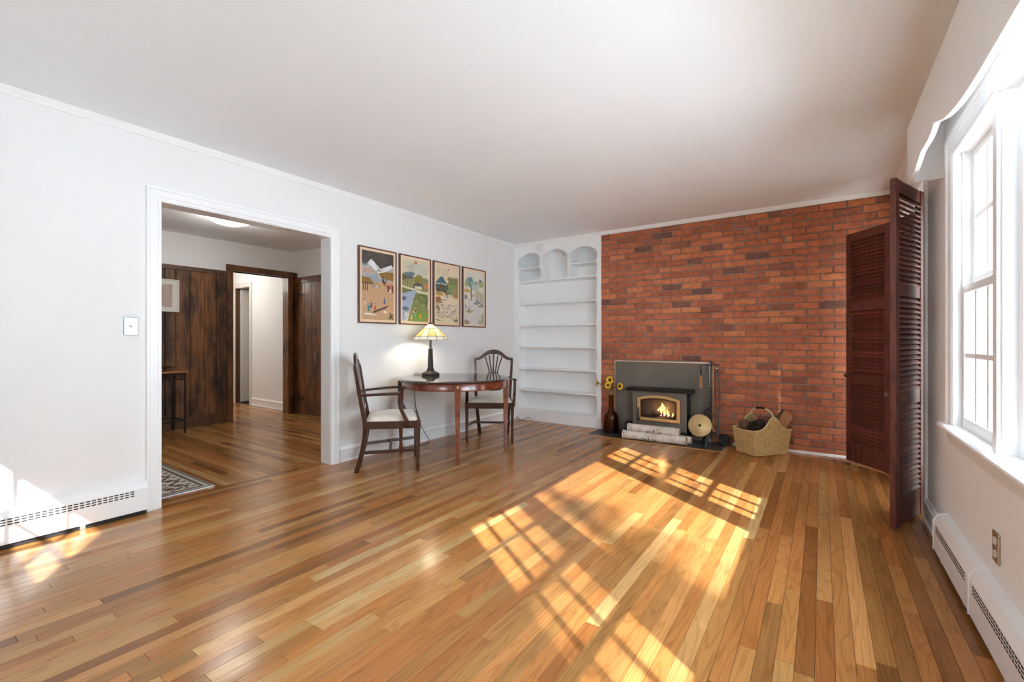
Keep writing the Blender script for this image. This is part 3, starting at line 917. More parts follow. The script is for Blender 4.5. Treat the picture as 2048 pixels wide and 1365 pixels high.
# ------------------------------------------------------------------ built in bookcase
bc = thing('built_in_bookcase', 'white built in bookcase with scalloped openings beside the brick wall', 'bookcase', (-2.93, 5.25, 0))
SZ = [.135, .427, .727, 1.026, 1.322, 1.627, 1.937]
FYX = lambda a, b, d: (a, d, b)
bL, bR = XL + .002, -2.267
MB().box(bL, bR, 5.49, 5.53, 0, 2.42).build('back_panel', 'shelfpaint', bc)
MB().box(bL, bL + .03, 5.27, 5.49, 0, 2.42).build('side_panel', 'shelfpaint', bc)
MB().box(bR - .03, bR, 5.27, 5.49, 0, 2.42).build('side_panel', 'shelfpaint', bc)
def wave(zs, xin, amp, n=10, sgn=1):
    """scalloped inner edge from bottom to top: a bulge into the stile between neighbouring shelves"""
    out = []
    for a, b_ in zip(zs[:-1], zs[1:]):
        for k in range(n):
            t = k / n
            out.append((xin + sgn * amp * math.sin(PI * t) ** .8, a + (b_ - a) * t))
    out.append((xin, zs[-1]))
    return out
top_z = 2.42
wl = wave(SZ + [2.110], -3.492, .030, sgn=-1)
arc = lambda x0, x1, zb, h, n=12: [(x0 + (x1 - x0) * k / n, zb + h * math.sin(PI * k / n)) for k in range(n + 1)]
# left stile, right stile
ztop = 2.265
wl += [(-3.492 - .030 * math.sin(PI * k / 8) ** .8, 2.110 + (ztop - 2.110) * k / 8) for k in range(1, 9)]
wr = wave(SZ + [2.110], -2.348, .030, sgn=1) + [(-2.348 + .030 * math.sin(PI * k / 8) ** .8, 2.110 + (ztop - 2.110) * k / 8) for k in range(1, 9)]
MB().prism([(bL, 0)] + [(-3.492, 0)] + wl + [(bL, ztop)], FYX, 5.25, 5.27).build('face_stile', 'shelfpaint', bc)
MB().prism([(-2.348, 0)] + [(bR, 0), (bR, ztop)] + wr[::-1], FYX, 5.25, 5.27).build('face_stile', 'shelfpaint', bc)
# dividers with a scallop on both sides
for xa, xb in ((-3.168, -3.106), (-2.752, -2.692)):
    n = 16
    zz = [1.937 + (ztop - 1.937) * k / n for k in range(n + 1)]
    def sc(z):
        return .022 * abs(math.sin(PI * (z - 1.937) / .172)) if z < 2.110 else .022 * abs(math.sin(PI * (z - 2.110) / (ztop - 2.110)))
    poly = [(xa + sc(z), z) for z in zz] + [(xb - sc(z), z) for z in zz[::-1]]
    MB().prism(poly, FYX, 5.25, 5.27).build('face_divider', 'shelfpaint', bc)
    MB().box((xa + xb) / 2 - .009, (xa + xb) / 2 + .009, 5.27, 5.49, 1.945, 2.42).build('divider', 'shelfpaint', bc)
# top rail with three arches
poly = [(bL, top_z), (bL, ztop), (-3.492, ztop)] + arc(-3.470, -3.176, ztop + .004, .050) + [(-3.160, ztop)] + [(-3.114, ztop)] + \
       arc(-3.085, -2.770, ztop + .012, .056) + [(-2.744, ztop), (-2.700, ztop)] + arc(-2.672, -2.362, ztop + .004, .050) + [(-2.348, ztop), (bR, ztop), (bR, top_z)]
MB().prism(poly, FYX, 5.25, 5.27).build('face_rail', 'shelfpaint', bc)
MB().box(-3.492, -2.348, 5.25, 5.27, 0, .135).build('plinth', 'shelfpaint', bc)
for k, z in enumerate(SZ):
    MB().box(bL + .03, bR - .03, 5.27 if k == 0 else 5.251, 5.49, z - .020, z).build('shelf', 'shelfpaint', bc, bevel=.003)
for xa, xb in ((-3.492, -3.137), (-2.722, -2.348)):
    MB().box(xa, xb, 5.251, 5.49, 2.098, 2.116).build('shelf', 'shelfpaint', bc, bevel=.003)
sdt = thing('wall_chime', 'small round white plastic device mounted high on the bookcase frame', 'detector', (-3.165, 5.25, 2.37))
m = MB().lathe([(.0, 0), (.058, 0), (.060, .004), (.056, .016), (.040, .022), (0, .023)], 24)
m.xform(Matrix.Rotation(PI / 2, 4, 'X')); m.build('cover', 'white_plastic', sdt, smooth=True, local=True)
m = MB().lathe([(.0, 0), (.006, 0), (.006, .004), (0, .004)], 12, (-.018, -.003, .022)); m.xform(Matrix.Rotation(PI / 2, 4, 'X')); m.build('button', 'steel', sdt, local=True)

# ------------------------------------------------------------------ hearth
he = thing('hearth', 'black slate hearth set in the floor with a mitred wood border', 'hearth', (-1.55, 5.02, 0))
ix0, ix1, iy0 = HX0 + .05, HX1 - .045, HY0 + .055
FXY = lambda a, b, d: (a, b, d)
MB().prism([(HX0 + .001, HY0 + .001), (HX1 - .001, HY0 + .001), (ix1, iy0), (ix0, iy0)], FXY, -.018, .002).build('border_strip', 'border', he)
MB().prism([(HX0 + .001, HY0 + .001), (ix0, iy0), (ix0, 5.249), (HX0 + .001, 5.249)], FXY, -.018, .002).build('border_strip', 'border', he)
MB().prism([(HX1 - .001, HY0 + .001), (HX1 - .001, 5.249), (ix1, 5.249), (ix1, iy0)], FXY, -.018, .002).build('border_strip', 'border', he)
xs = [ix0, -1.92, -1.56, -1.17, ix1]
for a, b_ in zip(xs[:-1], xs[1:]):
    MB().box(a + .002, b_ - .002, iy0 + .001, 5.03, -.018, .0005).build('slate_tile', 'slate', he, bevel=.0015)
for a, b_ in zip([ix0, -2.02, -1.66, -1.30, -.95], [-2.02, -1.66, -1.30, -.95, ix1]):
    MB().box(a + .002, b_ - .002, 5.034, 5.247, -.018, .0005).build('slate_tile', 'slate', he, bevel=.0015)

# ------------------------------------------------------------------ fireplace insert
st = thing('fireplace_insert', 'dark wood stove insert with an arched brass door and steel surround', 'stove', (-1.5, 5.2, 0))
px0, px1, pz = PANEL
m = MB().box(px0, px1, 5.222, 5.240, 0.003, pz); m.build('surround_panel', 'steelplate', st)
MB().box(px0 - .004, px1 + .004, 5.216, 5.242, pz, pz + .012).build('top_trim', 'palemetal', st, bevel=.002)
MB().box(px0 - .010, px0, 5.216, 5.242, 0.003, pz + .012).build('side_trim', 'palemetal', st, bevel=.002)
MB().box(px1, px1 + .010, 5.216, 5.242, 0.003, pz + .012).build('side_trim', 'palemetal', st, bevel=.002)
sx0, sx1, sy, sz0, sz1 = -1.80, -1.195, 5.065, .055, .530
m = MB()
m.box(sx0, sx0 + .02, sy, 5.222, sz0, sz1); m.box(sx1 - .02, sx1, sy, 5.222, sz0, sz1)
m.box(sx0, sx1, sy, 5.222, sz1 - .02, sz1); m.box(sx0, sx1, sy, 5.222, sz0, sz0 + .06)
m.box(sx0 + .02, sx1 - .02, 5.40, 5.42, sz0, sz1); m.box(sx0 + .02, sx0 + .03, 5.2, 5.42, sz0, sz1); m.box(sx1 - .03, sx1 - .02, 5.2, 5.42, sz0, sz1)
m.build('stove_body', 'castiron', st, bevel=.003)
# front face plate with the arched opening
def arch(x0, x1, z0, zs, zc, n=14):
    return [(x0, z0), (x1, z0)] + [(x1 + (x0 - x1) * k / n, zs + (zc - zs) * math.sin(PI * k / n) ** .9) for k in range(n + 1)]
def ring(m, outer, inner, fn, d0, d1):
    n = len(outer)
    vs = [fn(a, b, d) for d in (d0, d1) for loop in (outer, inner) for a, b in loop]
    fs = []
    for i in range(n):
        j = (i + 1) % n
        fs += [(i, j, n + j, n + i), (2 * n + i, 3 * n + i, 3 * n + j, 2 * n + j), (i, 2 * n + i, 2 * n + j, j), (n + i, n + j, 3 * n + j, 3 * n + i)]
    return m.add(vs, fs)
outer = arch(-1.742, -1.262, .195, .452, .492); inner = arch(-1.700, -1.305, .236, .428, .458)
plate = [(sx0 + .004, sz0 + .05), (sx1 - .004, sz0 + .05)] + [(sx1 - .004 + (sx0 - sx1 + .008) * k / 14, sz1) for k in range(15)]
m = ring(MB(), plate, arch(-1.735, -1.27, .20, .445, .484), FYX, sy - .004, sy + .012); m.build('face_plate', 'steelplate', st)
dr = ring(MB(), outer, inner, FYX, sy - .028, sy - .004).build('door_frame', 'gold', st, bevel=.006)
ring(MB(), arch(-1.704, -1.301, .232, .431, .461), arch(-1.690, -1.315, .246, .420, .450), FYX, sy - .020, sy - .010).build('gasket', 'castiron', dr)
m = MB().prism(arch(-1.700, -1.305, .236, .428, .458), FYX, sy - .012, sy - .009); m.build('door_glass', 'stoveglass', dr)
m = MB().tube([(-1.722, sy - .028, .34), (-1.722, sy - .042, .325), (-1.722, sy - .046, .29), (-1.722, sy - .048, .235), (-1.722, sy - .048, .205), (-1.722, sy - .048, .196)], [.006, .007, .009, .013, .014, .007], 12)
m.build('door_handle', 'bronze', dr, smooth=True)
m = MB().prism([(sy - .060, sz1 + .006), (sy - .064, sz1 + .030), (sy - .050, sz1 + .038), (5.222, sz1 + .038), (5.222, sz1), (sy - .03, sz1)], lambda a, b, d: (d, a, b), sx0 - .05, sx1 + .045)
m.build('hood_shelf', 'castiron', st, bevel=.003)
for x in (sx0 - .05, sx1 + .045):
    m = MB().lathe([(.0, 0), (.014, .002), (.016, .010), (.010, .018), (0, .02)], 12); m.xform(Matrix.Translation((x + (.0 if x < -1.5 else .0), sy - .045, sz1 + .018)) @ Matrix.Rotation(-PI / 2 if x < -1.5 else PI / 2, 4, 'Y')); m.build('hood_knob', 'castiron', st, smooth=True)
MB().box(sx0 - .01, sx1 + .01, sy - .02, 5.222, .003, sz0 + .05).build('ash_skirt', 'castiron', st, bevel=.004)
# blower housing on the left
m = MB().lathe([(.0, -.03), (.07, -.03), (.075, 0), (.07, .03), (0, .03)], 24); m.xform(Matrix.Translation((-1.885, 5.17, .079)) @ Matrix.Rotation(PI / 2, 4, 'Y'))
m.build('blower', 'castiron', st, smooth=True)
# fire box lining, burning logs, flames
fb = MB().box(-1.77, -1.23, 5.22, 5.395, sz0 + .06, .155).build('ash_bed', 'ash', st)
MB().box(-1.77, -1.225, 5.385, 5.398, .12, .50).build('fire_back', 'firebrick', st)
MB().box(-1.235, -1.222, 5.09, 5.39, .12, .50).build('fire_side', 'firebrick', st)
for (a, b_, r) in (((-1.72, 5.19, .215), (-1.33, 5.22, .225), .032), ((-1.64, 5.28, .235), (-1.26, 5.24, .215), .035), ((-1.60, 5.15, .275), (-1.32, 5.30, .262), .026)):
    p = [Vector(a).lerp(Vector(b_), k / 6) + Vector((0, random.uniform(-.004, .004), random.uniform(-.004, .004))) for k in range(7)]
    MB().tube(p, [r * random.uniform(.9, 1.08) for _ in p], 10).build('burning_log', 'charlog', st, smooth=True)
rr = random.Random(3)
m = MB()
for k in range(46):
    x = rr.gauss(-1.5, .085); y = rr.uniform(5.12, 5.25); s_ = rr.uniform(.006, .016)
    m.obox(Matrix.Translation((x, y, .18 + rr.uniform(0, .03))) @ Matrix.Rotation(rr.uniform(0, 3), 4, (1, .5, .2)), s_ * 1.6, s_, s_)
m.build('embers', 'ember', st, kind='stuff')
def flame(x, y, z, h, r, mat, lean=0.0):
    m = MB(); n = 9
    path = [(x + lean * h * (k / n) ** 1.5 + .006 * math.sin(k * 1.7 + x * 40), y, z + h * k / n) for k in range(n + 1)]
    rad = [max(.0008, r * (math.sin(PI * min(1, (k / n) * .72 + .22)) ** 1.2)) * (1 - .2 * k / n) for k in range(n)] + [.0005]
    m.tube(path, rad, 10, flat=.45)
    return m.build('flame', mat, st, smooth=True)
for a in ((-1.515, 5.20, .245, .155, .036, 'flame', .10), (-1.470, 5.20, .245, .135, .032, 'flame', -.12), (-1.550, 5.20, .24, .10, .028, 'flame', .15),
          (-1.43, 5.20, .24, .085, .028, 'flame', -.2), (-1.505, 5.185, .25, .075, .014, 'flamecore', .05), (-1.470, 5.185, .25, .06, .012, 'flamecore', -.1),
          (-1.385, 5.2, .235, .055, .014, 'flame', .1), (-1.33, 5.21, .235, .045, .012, 'flame', -.1), (-1.59, 5.2, .245, .05, .013, 'flame', .1)):
    flame(*a)
fl = bpy.data.lights.new('fire_glow', 'POINT'); fl.energy = 1.3; fl.color = (1, .52, .2); fl.shadow_soft_size = .04
fo = bpy.data.objects.new('fire_glow', fl); fo.location = (-1.49 + 1.5, 5.17 - 5.2, .31); COL.objects.link(fo); fo.parent = st

# ------------------------------------------------------------------ birch logs
def birch(a, b_, r, label, seed):
    a = Vector(a); b_ = Vector(b_)
    L = (b_ - a).length
    t = thing('birch_log', label, 'log', a, 0, 'birch logs on the hearth')
    rnd = random.Random(seed)
    n = 10
    m = MB()
    path = [(L * k / n, rnd.uniform(-.003, .003), rnd.uniform(-.003, .003)) for k in range(n + 1)]
    rad = [r * rnd.uniform(.94, 1.05) for _ in path]
    m.tube(path, rad, 18, cap=False)
    o1 = m.build('bark', 'birch', t, smooth=True, local=True)
    for k in (0, n):
        e = MB().tube([(path[k][0] - (.001 if k == 0 else -.001), path[k][1], path[k][2]), (path[k][0] + (.002 if k == 0 else -.002), path[k][1], path[k][2])], rad[k] * .93, 18)
        e.build('sawn_end', 'logend', t, local=True)
    d = b_ - a
    t.rotation_euler = (0, -math.asin(d.z / L), math.atan2(d.y, d.x))
    return t
birch((-1.845, 4.885, .048), (-1.165, 4.912, .048), .047, 'lower front birch log lying along the hearth edge', 1)
birch((-1.76, 5.000, .045), (-1.135, 4.998, .045), .042, 'birch log lying behind, mostly hidden by the other two', 2)
birch((-1.805, 4.938, .124), (-1.245, 4.950, .124), .044, 'topmost white birch log resting on the other two', 3)

# ------------------------------------------------------------------ fire tools
ts = thing('fire_tool_stand', 'wrought iron fire tool stand with hooks on the slate hearth', 'tool stand', (-.965, 5.10, 0))
tp = lambda z: (-.965 + .0 * z, 5.10, z)
m = MB().tube([tp(z) for z in (.06, .2, .4, .6, .86)], [.011, .011, .011, .010, .009], 4); m.build('post', 'wiron', ts)
tw = MB()
for k in range(2):
    tw.tube([(-.965 + .011 * math.cos(k * PI + q * 1.1), 5.10 + .011 * math.sin(k * PI + q * 1.1), .32 + q * .014) for q in range(22)], .006, 6)
tw.build('twist', 'wiron', ts, smooth=True)
for an in (-100, 20, 140):
    c, s_ = math.cos(math.radians(an)), math.sin(math.radians(an))
    m = MB().tube(smooth_path([(-.965, 5.10, .13), (-.965 + .05 * c, 5.10 + .05 * s_, .12), (-.965 + .095 * c, 5.10 + .095 * s_, .06), (-.965 + .13 * c, 5.10 + .13 * s_, .012), (-.965 + .15 * c, 5.10 + .15 * s_, .010)], 5), .009, 6, flat=1.3)
    m.build('foot', 'wiron', ts, smooth=True)
m = MB().lathe([(.0, 0), (.014, .002), (.018, .016), (.012, .03), (.0, .036)], 12, (-.965, 5.10, .86)); m.build('finial', 'wiron', ts, smooth=True)
for dx, dy in ((-.085, -.06), (-.03, -.05), (.035, -.045), (.08, -.02)):
    m = MB().tube(smooth_path([(-.965, 5.10, .835), (-.965 + dx * .6, 5.10 + dy * .6, .858), (-.965 + dx, 5.10 + dy, .845), (-.965 + dx * 1.12, 5.10 + dy * 1.12, .858)], 5), .0042, 6); m.build('hook', 'wiron', ts, smooth=True)

rp = thing('chestnut_roaster', 'round perforated brass roasting pan hanging by a wooden handle', 'roasting pan', (-1.050, 5.03, .09))
hx, hy = -1.050, 5.035
dc_ = (hx - .003, 5.000, .212)
TL = Matrix.Translation(dc_) @ Matrix.Rotation(math.radians(76), 4, 'X')
# perforated lid: a disc of ring segments with holes left open
def perforated(m, R, rows):
    """rings of square holes; solid elsewhere"""
    radii = [0.012]
    vs_rings = []
    prev = .012
    for (r0, r1, n) in rows:
        # solid ring prev -> r0
        N = 72
        for k in range(N):
            a0, a1 = 2 * PI * k / N, 2 * PI * (k + 1) / N
            m.add([(prev * math.cos(a0), prev * math.sin(a0), 0), (r0 * math.cos(a0), r0 * math.sin(a0), 0), (r0 * math.cos(a1), r0 * math.sin(a1), 0), (prev * math.cos(a1), prev * math.sin(a1), 0)], [(0, 1, 2, 3)])
        for k in range(n):
            a0 = 2 * PI * k / n; a1 = a0 + 2 * PI / n * .42
            for q in range(3):
                b0 = a0 + (a1 - a0) * q / 3; b1 = a0 + (a1 - a0) * (q + 1) / 3
                m.add([(r0 * math.cos(b0), r0 * math.sin(b0), 0), (r1 * math.cos(b0), r1 * math.sin(b0), 0), (r1 * math.cos(b1), r1 * math.sin(b1), 0), (r0 * math.cos(b1), r0 * math.sin(b1), 0)], [(0, 1, 2, 3)])
        prev = r1
    N = 72
    for k in range(N):
        a0, a1 = 2 * PI * k / N, 2 * PI * (k + 1) / N
        m.add([(prev * math.cos(a0), prev * math.sin(a0), 0), (R * math.cos(a0), R * math.sin(a0), 0), (R * math.cos(a1), R * math.sin(a1), 0), (prev * math.cos(a1), prev * math.sin(a1), 0)], [(0, 1, 2, 3)])
    return m
m = perforated(MB(), .108, [(.021, .030, 8), (.037, .046, 13), (.053, .062, 19), (.069, .078, 25), (.086, .095, 31)])
m.xform(TL); o = m.build('perforated_lid', 'copper', rp)
sol = o.modifiers.new('thickness', 'SOLIDIFY'); sol.thickness = .0015
m = MB().lathe([(.108, 0), (.116, -.002), (.120, -.008), (.117, -.03), (.105, -.034), (.0, -.034), (.0, -.031), (.103, -.031), (.112, -.026), (.112, -.006), (.108, -.003)], 40); m.xform(TL); m.build('pan', 'brass', rp, smooth=True)
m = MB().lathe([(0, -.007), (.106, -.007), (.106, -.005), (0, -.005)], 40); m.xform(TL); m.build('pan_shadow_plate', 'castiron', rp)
m = MB().lathe([(.0, 0), (.013, 0), (.012, .006), (.006, .010), (0, .011)], 16); m.xform(TL); m.build('boss', 'castiron', rp, smooth=True)
m = MB().tube([(hx, 5.012, .325), (hx, 5.025, .45), (hx, 5.035, .60)], .0045, 8); m.build('rod', 'wiron', rp, smooth=True)
m = MB().tube([(hx, 5.035, .598), (hx, 5.036, .615), (hx, 5.038, .67), (hx, 5.040, .715), (hx, 5.040, .735)], [.010, .014, .013, .012, .010], 12); m.build('handle', 'splitwood', rp, smooth=True)
m = MB().tube([(hx, 5.040, .735), (hx, 5.040, .785), (hx, 5.040, .80)], [.008, .009, .006], 8); m.tube([(hx + .012 * math.cos(q), 5.04, .818 + .018 * math.sin(q)) for q in [k * PI / 8 for k in range(17)]], .003, 6); m.build('hanging_loop', 'castiron', rp, smooth=True)

sh = thing('fire_shovel', 'iron fire shovel hanging from the stand beside the roasting pan', 'fire tool', (-1.0, 5.055, .3))
m = MB().tube([(-.996, 5.048, .842), (-.993, 5.05, .70), (-.985, 5.055, .56), (-.982, 5.055, .40)], [.005, .007, .006, .006], 8); m.build('shaft', 'wiron', sh, smooth=True)
m = MB().prism([(-.008, 0), (.008, 0), (.045, -.05), (.045, -.17), (-.045, -.17), (-.045, -.05)], lambda a, b, d: (-.982 + a, 5.056 + d, .41 + b), 0, .004); m.build('blade', 'castiron', sh, bevel=.002)
tg = thing('fire_tongs', 'long grey iron fire tongs leaning at the right of the stand', 'fire tool', (-.885, 5.07, .1))
for s_ in (-1, 1):
    m = MB().tube(smooth_path([(-.905 + s_ * .018, 5.075, .862), (-.900 + s_ * .004, 5.075, .815), (-.897 + s_ * .015, 5.072, .70), (-.893 + s_ * .020, 5.070, .50), (-.889 + s_ * .008, 5.066, .28), (-.886 + s_ * .003, 5.06, .14), (-.886 + s_ * .003, 5.055, .10)], 5), [.0055] * 26 + [.005] * 5, 6); m.build('arm', 'wiron', tg, smooth=True)
m = MB().lathe([(.0, -.006), (.010, -.006), (.010, .006), (0, .006)], 12); m.xform(Matrix.Translation((-.900, 5.068, .815)) @ Matrix.Rotation(PI / 2, 4, 'X')); m.build('pivot', 'steel', tg)
pk = thing('fire_poker', 'slim iron poker with a brass rod hanging behind the shovel', 'fire tool', (-.94, 5.07, .2))
m = MB().tube([(-.935, 5.058, .848), (-.935, 5.062, .60), (-.938, 5.066, .30), (-.938, 5.066, .17), (-.925, 5.058, .145)], [.005, .006, .006, .005, .002], 8); m.build('shaft', 'brass', pk, smooth=True)
sc_ = thing('hearth_scuttle', 'low black iron box on the slate behind the fire tools', 'scuttle', (-.85, 5.18, 0))
m = MB(); m.prism([(-.892, 5.15), (-.80, 5.15), (-.81, 5.235), (-.885, 5.235)], FXY, .002, .105); m.build('box', 'castiron', sc_, bevel=.004)
m = MB().tube(smooth_path([(-.80, 5.16, .10), (-.795, 5.15, .06), (-.785, 5.13, .02), (-.772, 5.10, .006)], 4), .004, 6); m.build('handle', 'castiron', sc_, smooth=True)

# ------------------------------------------------------------------ vase with sunflowers
va = thing('amber_glass_vase', 'amber glass bottle vase with a long neck on the hearth', 'vase', (-2.085, 5.115, .0015))
prof = [(0, .0), (.088, .0), (.096, .008), (.097, .03), (.095, .16), (.090, .205), (.074, .235), (.050, .25), (.036, .262), (.031, .30), (.030, .42), (.033, .445), (.037, .452)]
inn = [(r - .004 if r > .01 else 0, z + (.006 if z < .02 else .0)) for r, z in prof][::-1]
m = MB().lathe(prof + inn[:-1], 32); m.v = m.v; m.build('bottle', 'amber', va, smooth=True, local=True)
m = MB().lathe([(0, .007), (.088, .007), (.090, .03), (.089, .10), (0, .10)], 32); m.build('water', 'amber', va, smooth=True, local=True)
def sunflower(head, face, size, label, stem):
    t = thing('sunflower', label, 'flower', stem[0], 0, 'sunflowers in the amber vase')
    m = MB().tube(smooth_path(stem + [head], 5), .0042, 7); m.build('stem', 'green', t, smooth=True)
    R = Vector(face).normalized().to_track_quat('Z', 'Y').to_matrix().to_4x4()
    T = Matrix.Translation(head) @ R
    m = MB().lathe([(0, -.010), (size * .30, -.006), (size * .42, .004), (size * .34, .010), (0, .008)], 18); m.xform(T); m.build('flower_disc', 'disc', t, smooth=True)
    m = MB(); rnd = random.Random(hash(label) % 1000)
    rnd = random.Random(len(label))
    for ringk, (nn, r1, zz) in enumerate(((15, 1.0, .006), (15, .92, .012))):
        for k in range(nn):
            a = 2 * PI * (k + ringk * .5) / nn + rnd.uniform(-.06, .06)
            L = size * r1 * rnd.uniform(.88, 1.08); wd = size * .17
            c, s_ = math.cos(a), math.sin(a)
            def P(r, q, z): return (r * c - q * s_, r * s_ + q * c, z)
            m.add([P(size * .34, -wd * .5, .002), P(size * .34, wd * .5, .002), P(L * .68, wd, zz), P(L * .68, -wd, zz), P(L, 0, zz * 1.6), P(L * .66, 0, zz + .004)],
                  [(0, 1, 5), (1, 2, 5), (2, 4, 5), (4, 3, 5), (3, 0, 5)])
    m.xform(T); o = m.build('petals', 'petal', t); o['kind'] = 'stuff'
    m = MB()
    for k in range(7):
        a = 2 * PI * k / 7
        c, s_ = math.cos(a), math.sin(a)
        m.add([(size * .2 * c, size * .2 * s_, -.008), (size * .55 * c - .01 * s_, size * .55 * s_ + .01 * c, -.006), (size * .8 * c, size * .8 * s_, -.004), (size * .55 * c + .01 * s_, size * .55 * s_ - .01 * c, -.006)], [(0, 1, 2, 3)])
    m.xform(T); o = m.build('sepals', 'green', t); o['kind'] = 'stuff'
vx, vy = -2.085, 5.115
sunflower((-2.085, 5.085, .632), (.25, -1, .15), .050, 'tallest sunflower facing forward above the vase', [(vx - .02, vy + .02, .05), (vx + .004, vy, .43), (-2.085, 5.10, .55)])
sunflower((-2.100, 5.060, .568), (.15, -1, .25), .043, 'smaller sunflower just below the tallest one', [(vx + .03, vy - .03, .05), (vx - .008, vy - .006, .44), (-2.098, 5.085, .53)])
sunflower((-2.250, 5.100, .585), (-1, -.45, .25), .046, 'sunflower drooping out over the bookcase edge', [(vx + .04, vy, .05), (vx - .006, vy + .008, .44), (-2.15, 5.115, .535), (-2.205, 5.11, .572)])
sunflower((-1.965, 5.085, .565), (1, -.55, -.15), .050, 'sunflower turned to the stove seen from its back', [(vx - .05, vy, .05), (vx + .012, vy, .44), (-2.045, 5.11, .53), (-2.005, 5.10, .572)])

# ------------------------------------------------------------------ wicker basket, cones, firewood
bk = thing('wicker_basket', 'woven wicker basket with saddle sides and an arched cane handle', 'basket', (-.49, 5.0, 0))
base = [Vector((-.52, 4.812, 0)), Vector((-.274, 5.10, 0)), Vector((-.447, 5.20, 0)), Vector((-.697, 4.965, 0))]
topc = [Vector((-.52, 4.825, 0)), Vector((-.242, 5.13, 0)), Vector((-.452, 5.225, 0)), Vector((-.737, 5.000, 0))]
EL = [(topc[(i + 1) % 4] - topc[i]).length for i in range(4)]
def bpt(side, t, z):
    k = min(1.0, z / .24)
    a = base[side].lerp(topc[side], k); b_ = base[(side + 1) % 4].lerp(topc[(side + 1) % 4], k)
    p = a.lerp(b_, t); return Vector((p.x, p.y, z))
def bnorm(side):
    d = topc[(side + 1) % 4] - topc[side]; return Vector((d.y, -d.x, 0)).normalized()
def rimz(side, t):
    if side in (0, 2):
        return .238 + .128 * math.exp(-((t - .5) / .20) ** 2)
    return .238 - .012 * math.sin(PI * t)
for s_ in range(4):
    n = 26; vs = []; fs = []
    for k in range(n + 1):
        t = k / n
        vs += [bpt(s_, t, .004), bpt(s_, t, rimz(s_, t))]
    for k in range(n): fs.append((2 * k, 2 * k + 2, 2 * k + 3, 2 * k + 1))
    m = MB().add([tuple(v - bnorm(s_) * .002) for v in vs] + [tuple(v - bnorm(s_) * .006) for v in vs], fs + [tuple(i + 2 * n + 2 for i in f[::-1]) for f in fs])
    m.build('side_lining', 'wicker_in', bk)
    w_ = MB()
    rows = int(.37 / .0105)
    stakes = max(6, int(EL[s_] / .020))
    for r in range(rows):
        z = .009 + r * .0105
        run = []
        def flush():
            if len(run) > 2: w_.tube(run, .0056, 5)
        seg = stakes * 4
        for k in range(seg + 1):
            t = k / seg
            if z < rimz(s_, t) - .004:
                off = .0042 * math.sin(PI * stakes * t + (PI if r % 2 else 0))
                run.append(tuple(bpt(s_, t, z + random.uniform(-.0006, .0006)) + bnorm(s_) * (off + .002)))
            else:
                flush(); run = []
        flush()
    w_.build('weave', 'wicker', bk, smooth=True, kind='stuff')
MB().add([tuple(bpt(i, 0, .006)) for i in range(4)] + [tuple(bpt(i, 0, .001)) for i in range(4)], [(0, 1, 2, 3), (7, 6, 5, 4), (0, 4, 5, 1), (1, 5, 6, 2), (2, 6, 7, 3), (3, 7, 4, 0)]).build('base', 'wicker_in', bk)
for s_ in range(4):
    m = MB().tube([tuple(bpt(s_, k / 24, rimz(s_, k / 24)) + bnorm(s_) * .002) for k in range(25)], .0075, 7); m.build('rim', 'rim', bk, smooth=True)
h0 = bpt(0, .5, .352); h1 = bpt(2, .5, .352)
hp = [h0.lerp(h1, (1 - math.cos(PI * k / 20)) / 2) + Vector((0, 0, .088 * math.sin(PI * k / 20))) for k in range(21)]
m = MB().tube(hp, .0085, 8); m.build('handle', 'rim', bk, smooth=True)
m = MB().tube(hp[8:14], .0105, 8); m.build('handle_grip', 'castiron', bk, smooth=True)

def pine_cone(loc, L, R, axis, mat, label, seed):
    t = thing('pine_cone', label, 'pine cone', loc, 0, 'pine cones in the wicker basket')
    rnd = random.Random(seed)
    T = Vector(axis).normalized().to_track_quat('Z', 'Y').to_matrix().to_4x4()
    prof = lambda u: R * (math.sin(PI * (.08 + .88 * u)) ** .7)
    m = MB().lathe([(max(.002, prof(k / 10) * .62), L * (k / 10 - .5)) for k in range(11)], 12); m.xform(T); m.build('core', mat, t, smooth=True, local=True)
    m = MB(); N = 110
    for k in range(N):
        u = (k + .5) / N; a = k * 2.39996
        r0 = prof(u) * .5; r1 = prof(u) * rnd.uniform(1.0, 1.12); z = L * (u - .5); wd = R * .23; c, s_ = math.cos(a), math.sin(a)
        def P(r, q, zz): return (r * c - q * s_, r * s_ + q * c, zz)
        lift = .010
        m.add([P(r0, -wd * .5, z), P(r0, wd * .5, z), P(r1, wd, z + lift), P(r1 * 1.03, 0, z + lift * 1.6), P(r1, -wd, z + lift), P(r1 * .96, 0, z + lift - .006)],
              [(0, 1, 2, 3), (0, 3, 4), (0, 4, 5), (1, 5, 2), (2, 5, 3), (3, 5, 4), (0, 5, 1)])
    m.xform(T); o = m.build('scales', mat, t, local=True); o['kind'] = 'stuff'
pine_cone((-.535, 4.945, .255), .125, .062, (.7, -.3, .2), 'cone', 'large dark pine cone at the front of the basket', 1)
pine_cone((-.630, 5.005, .262), .110, .052, (-.3, .8, .35), 'cone_brown', 'brown pine cone at the left end of the basket', 2)
pine_cone((-.505, 5.040, .265), .115, .050, (.2, .6, .5), 'cone', 'dark pine cone behind, under the basket handle', 3)
fw = thing('split_log', 'split orange firewood log with bark leaning out of the basket', 'log', (-.36, 5.05, .2))
def wedge():
    # end face a quarter round, axis leaning up to the wall
    ax = Vector((.40, .46, .79)).normalized()
    s1 = Vector((.75, -.66, 0)); s1 = (s1 - ax * s1.dot(ax)).normalized(); s2 = s1.cross(ax)
    pf = [(.055, -.055)] + [(.055 - .115 * math.cos(q), -.055 + .125 * math.sin(q)) for q in [PI / 2 * k / 8 for k in range(9)]]
    p0 = Vector((-.43, 5.035, .13)); p1 = p0 + ax * .32
    return [[p + s1 * a + s2 * b_ for a, b_ in pf] for p in (p0, p1)]
lo, hi = wedge(); n = len(lo)
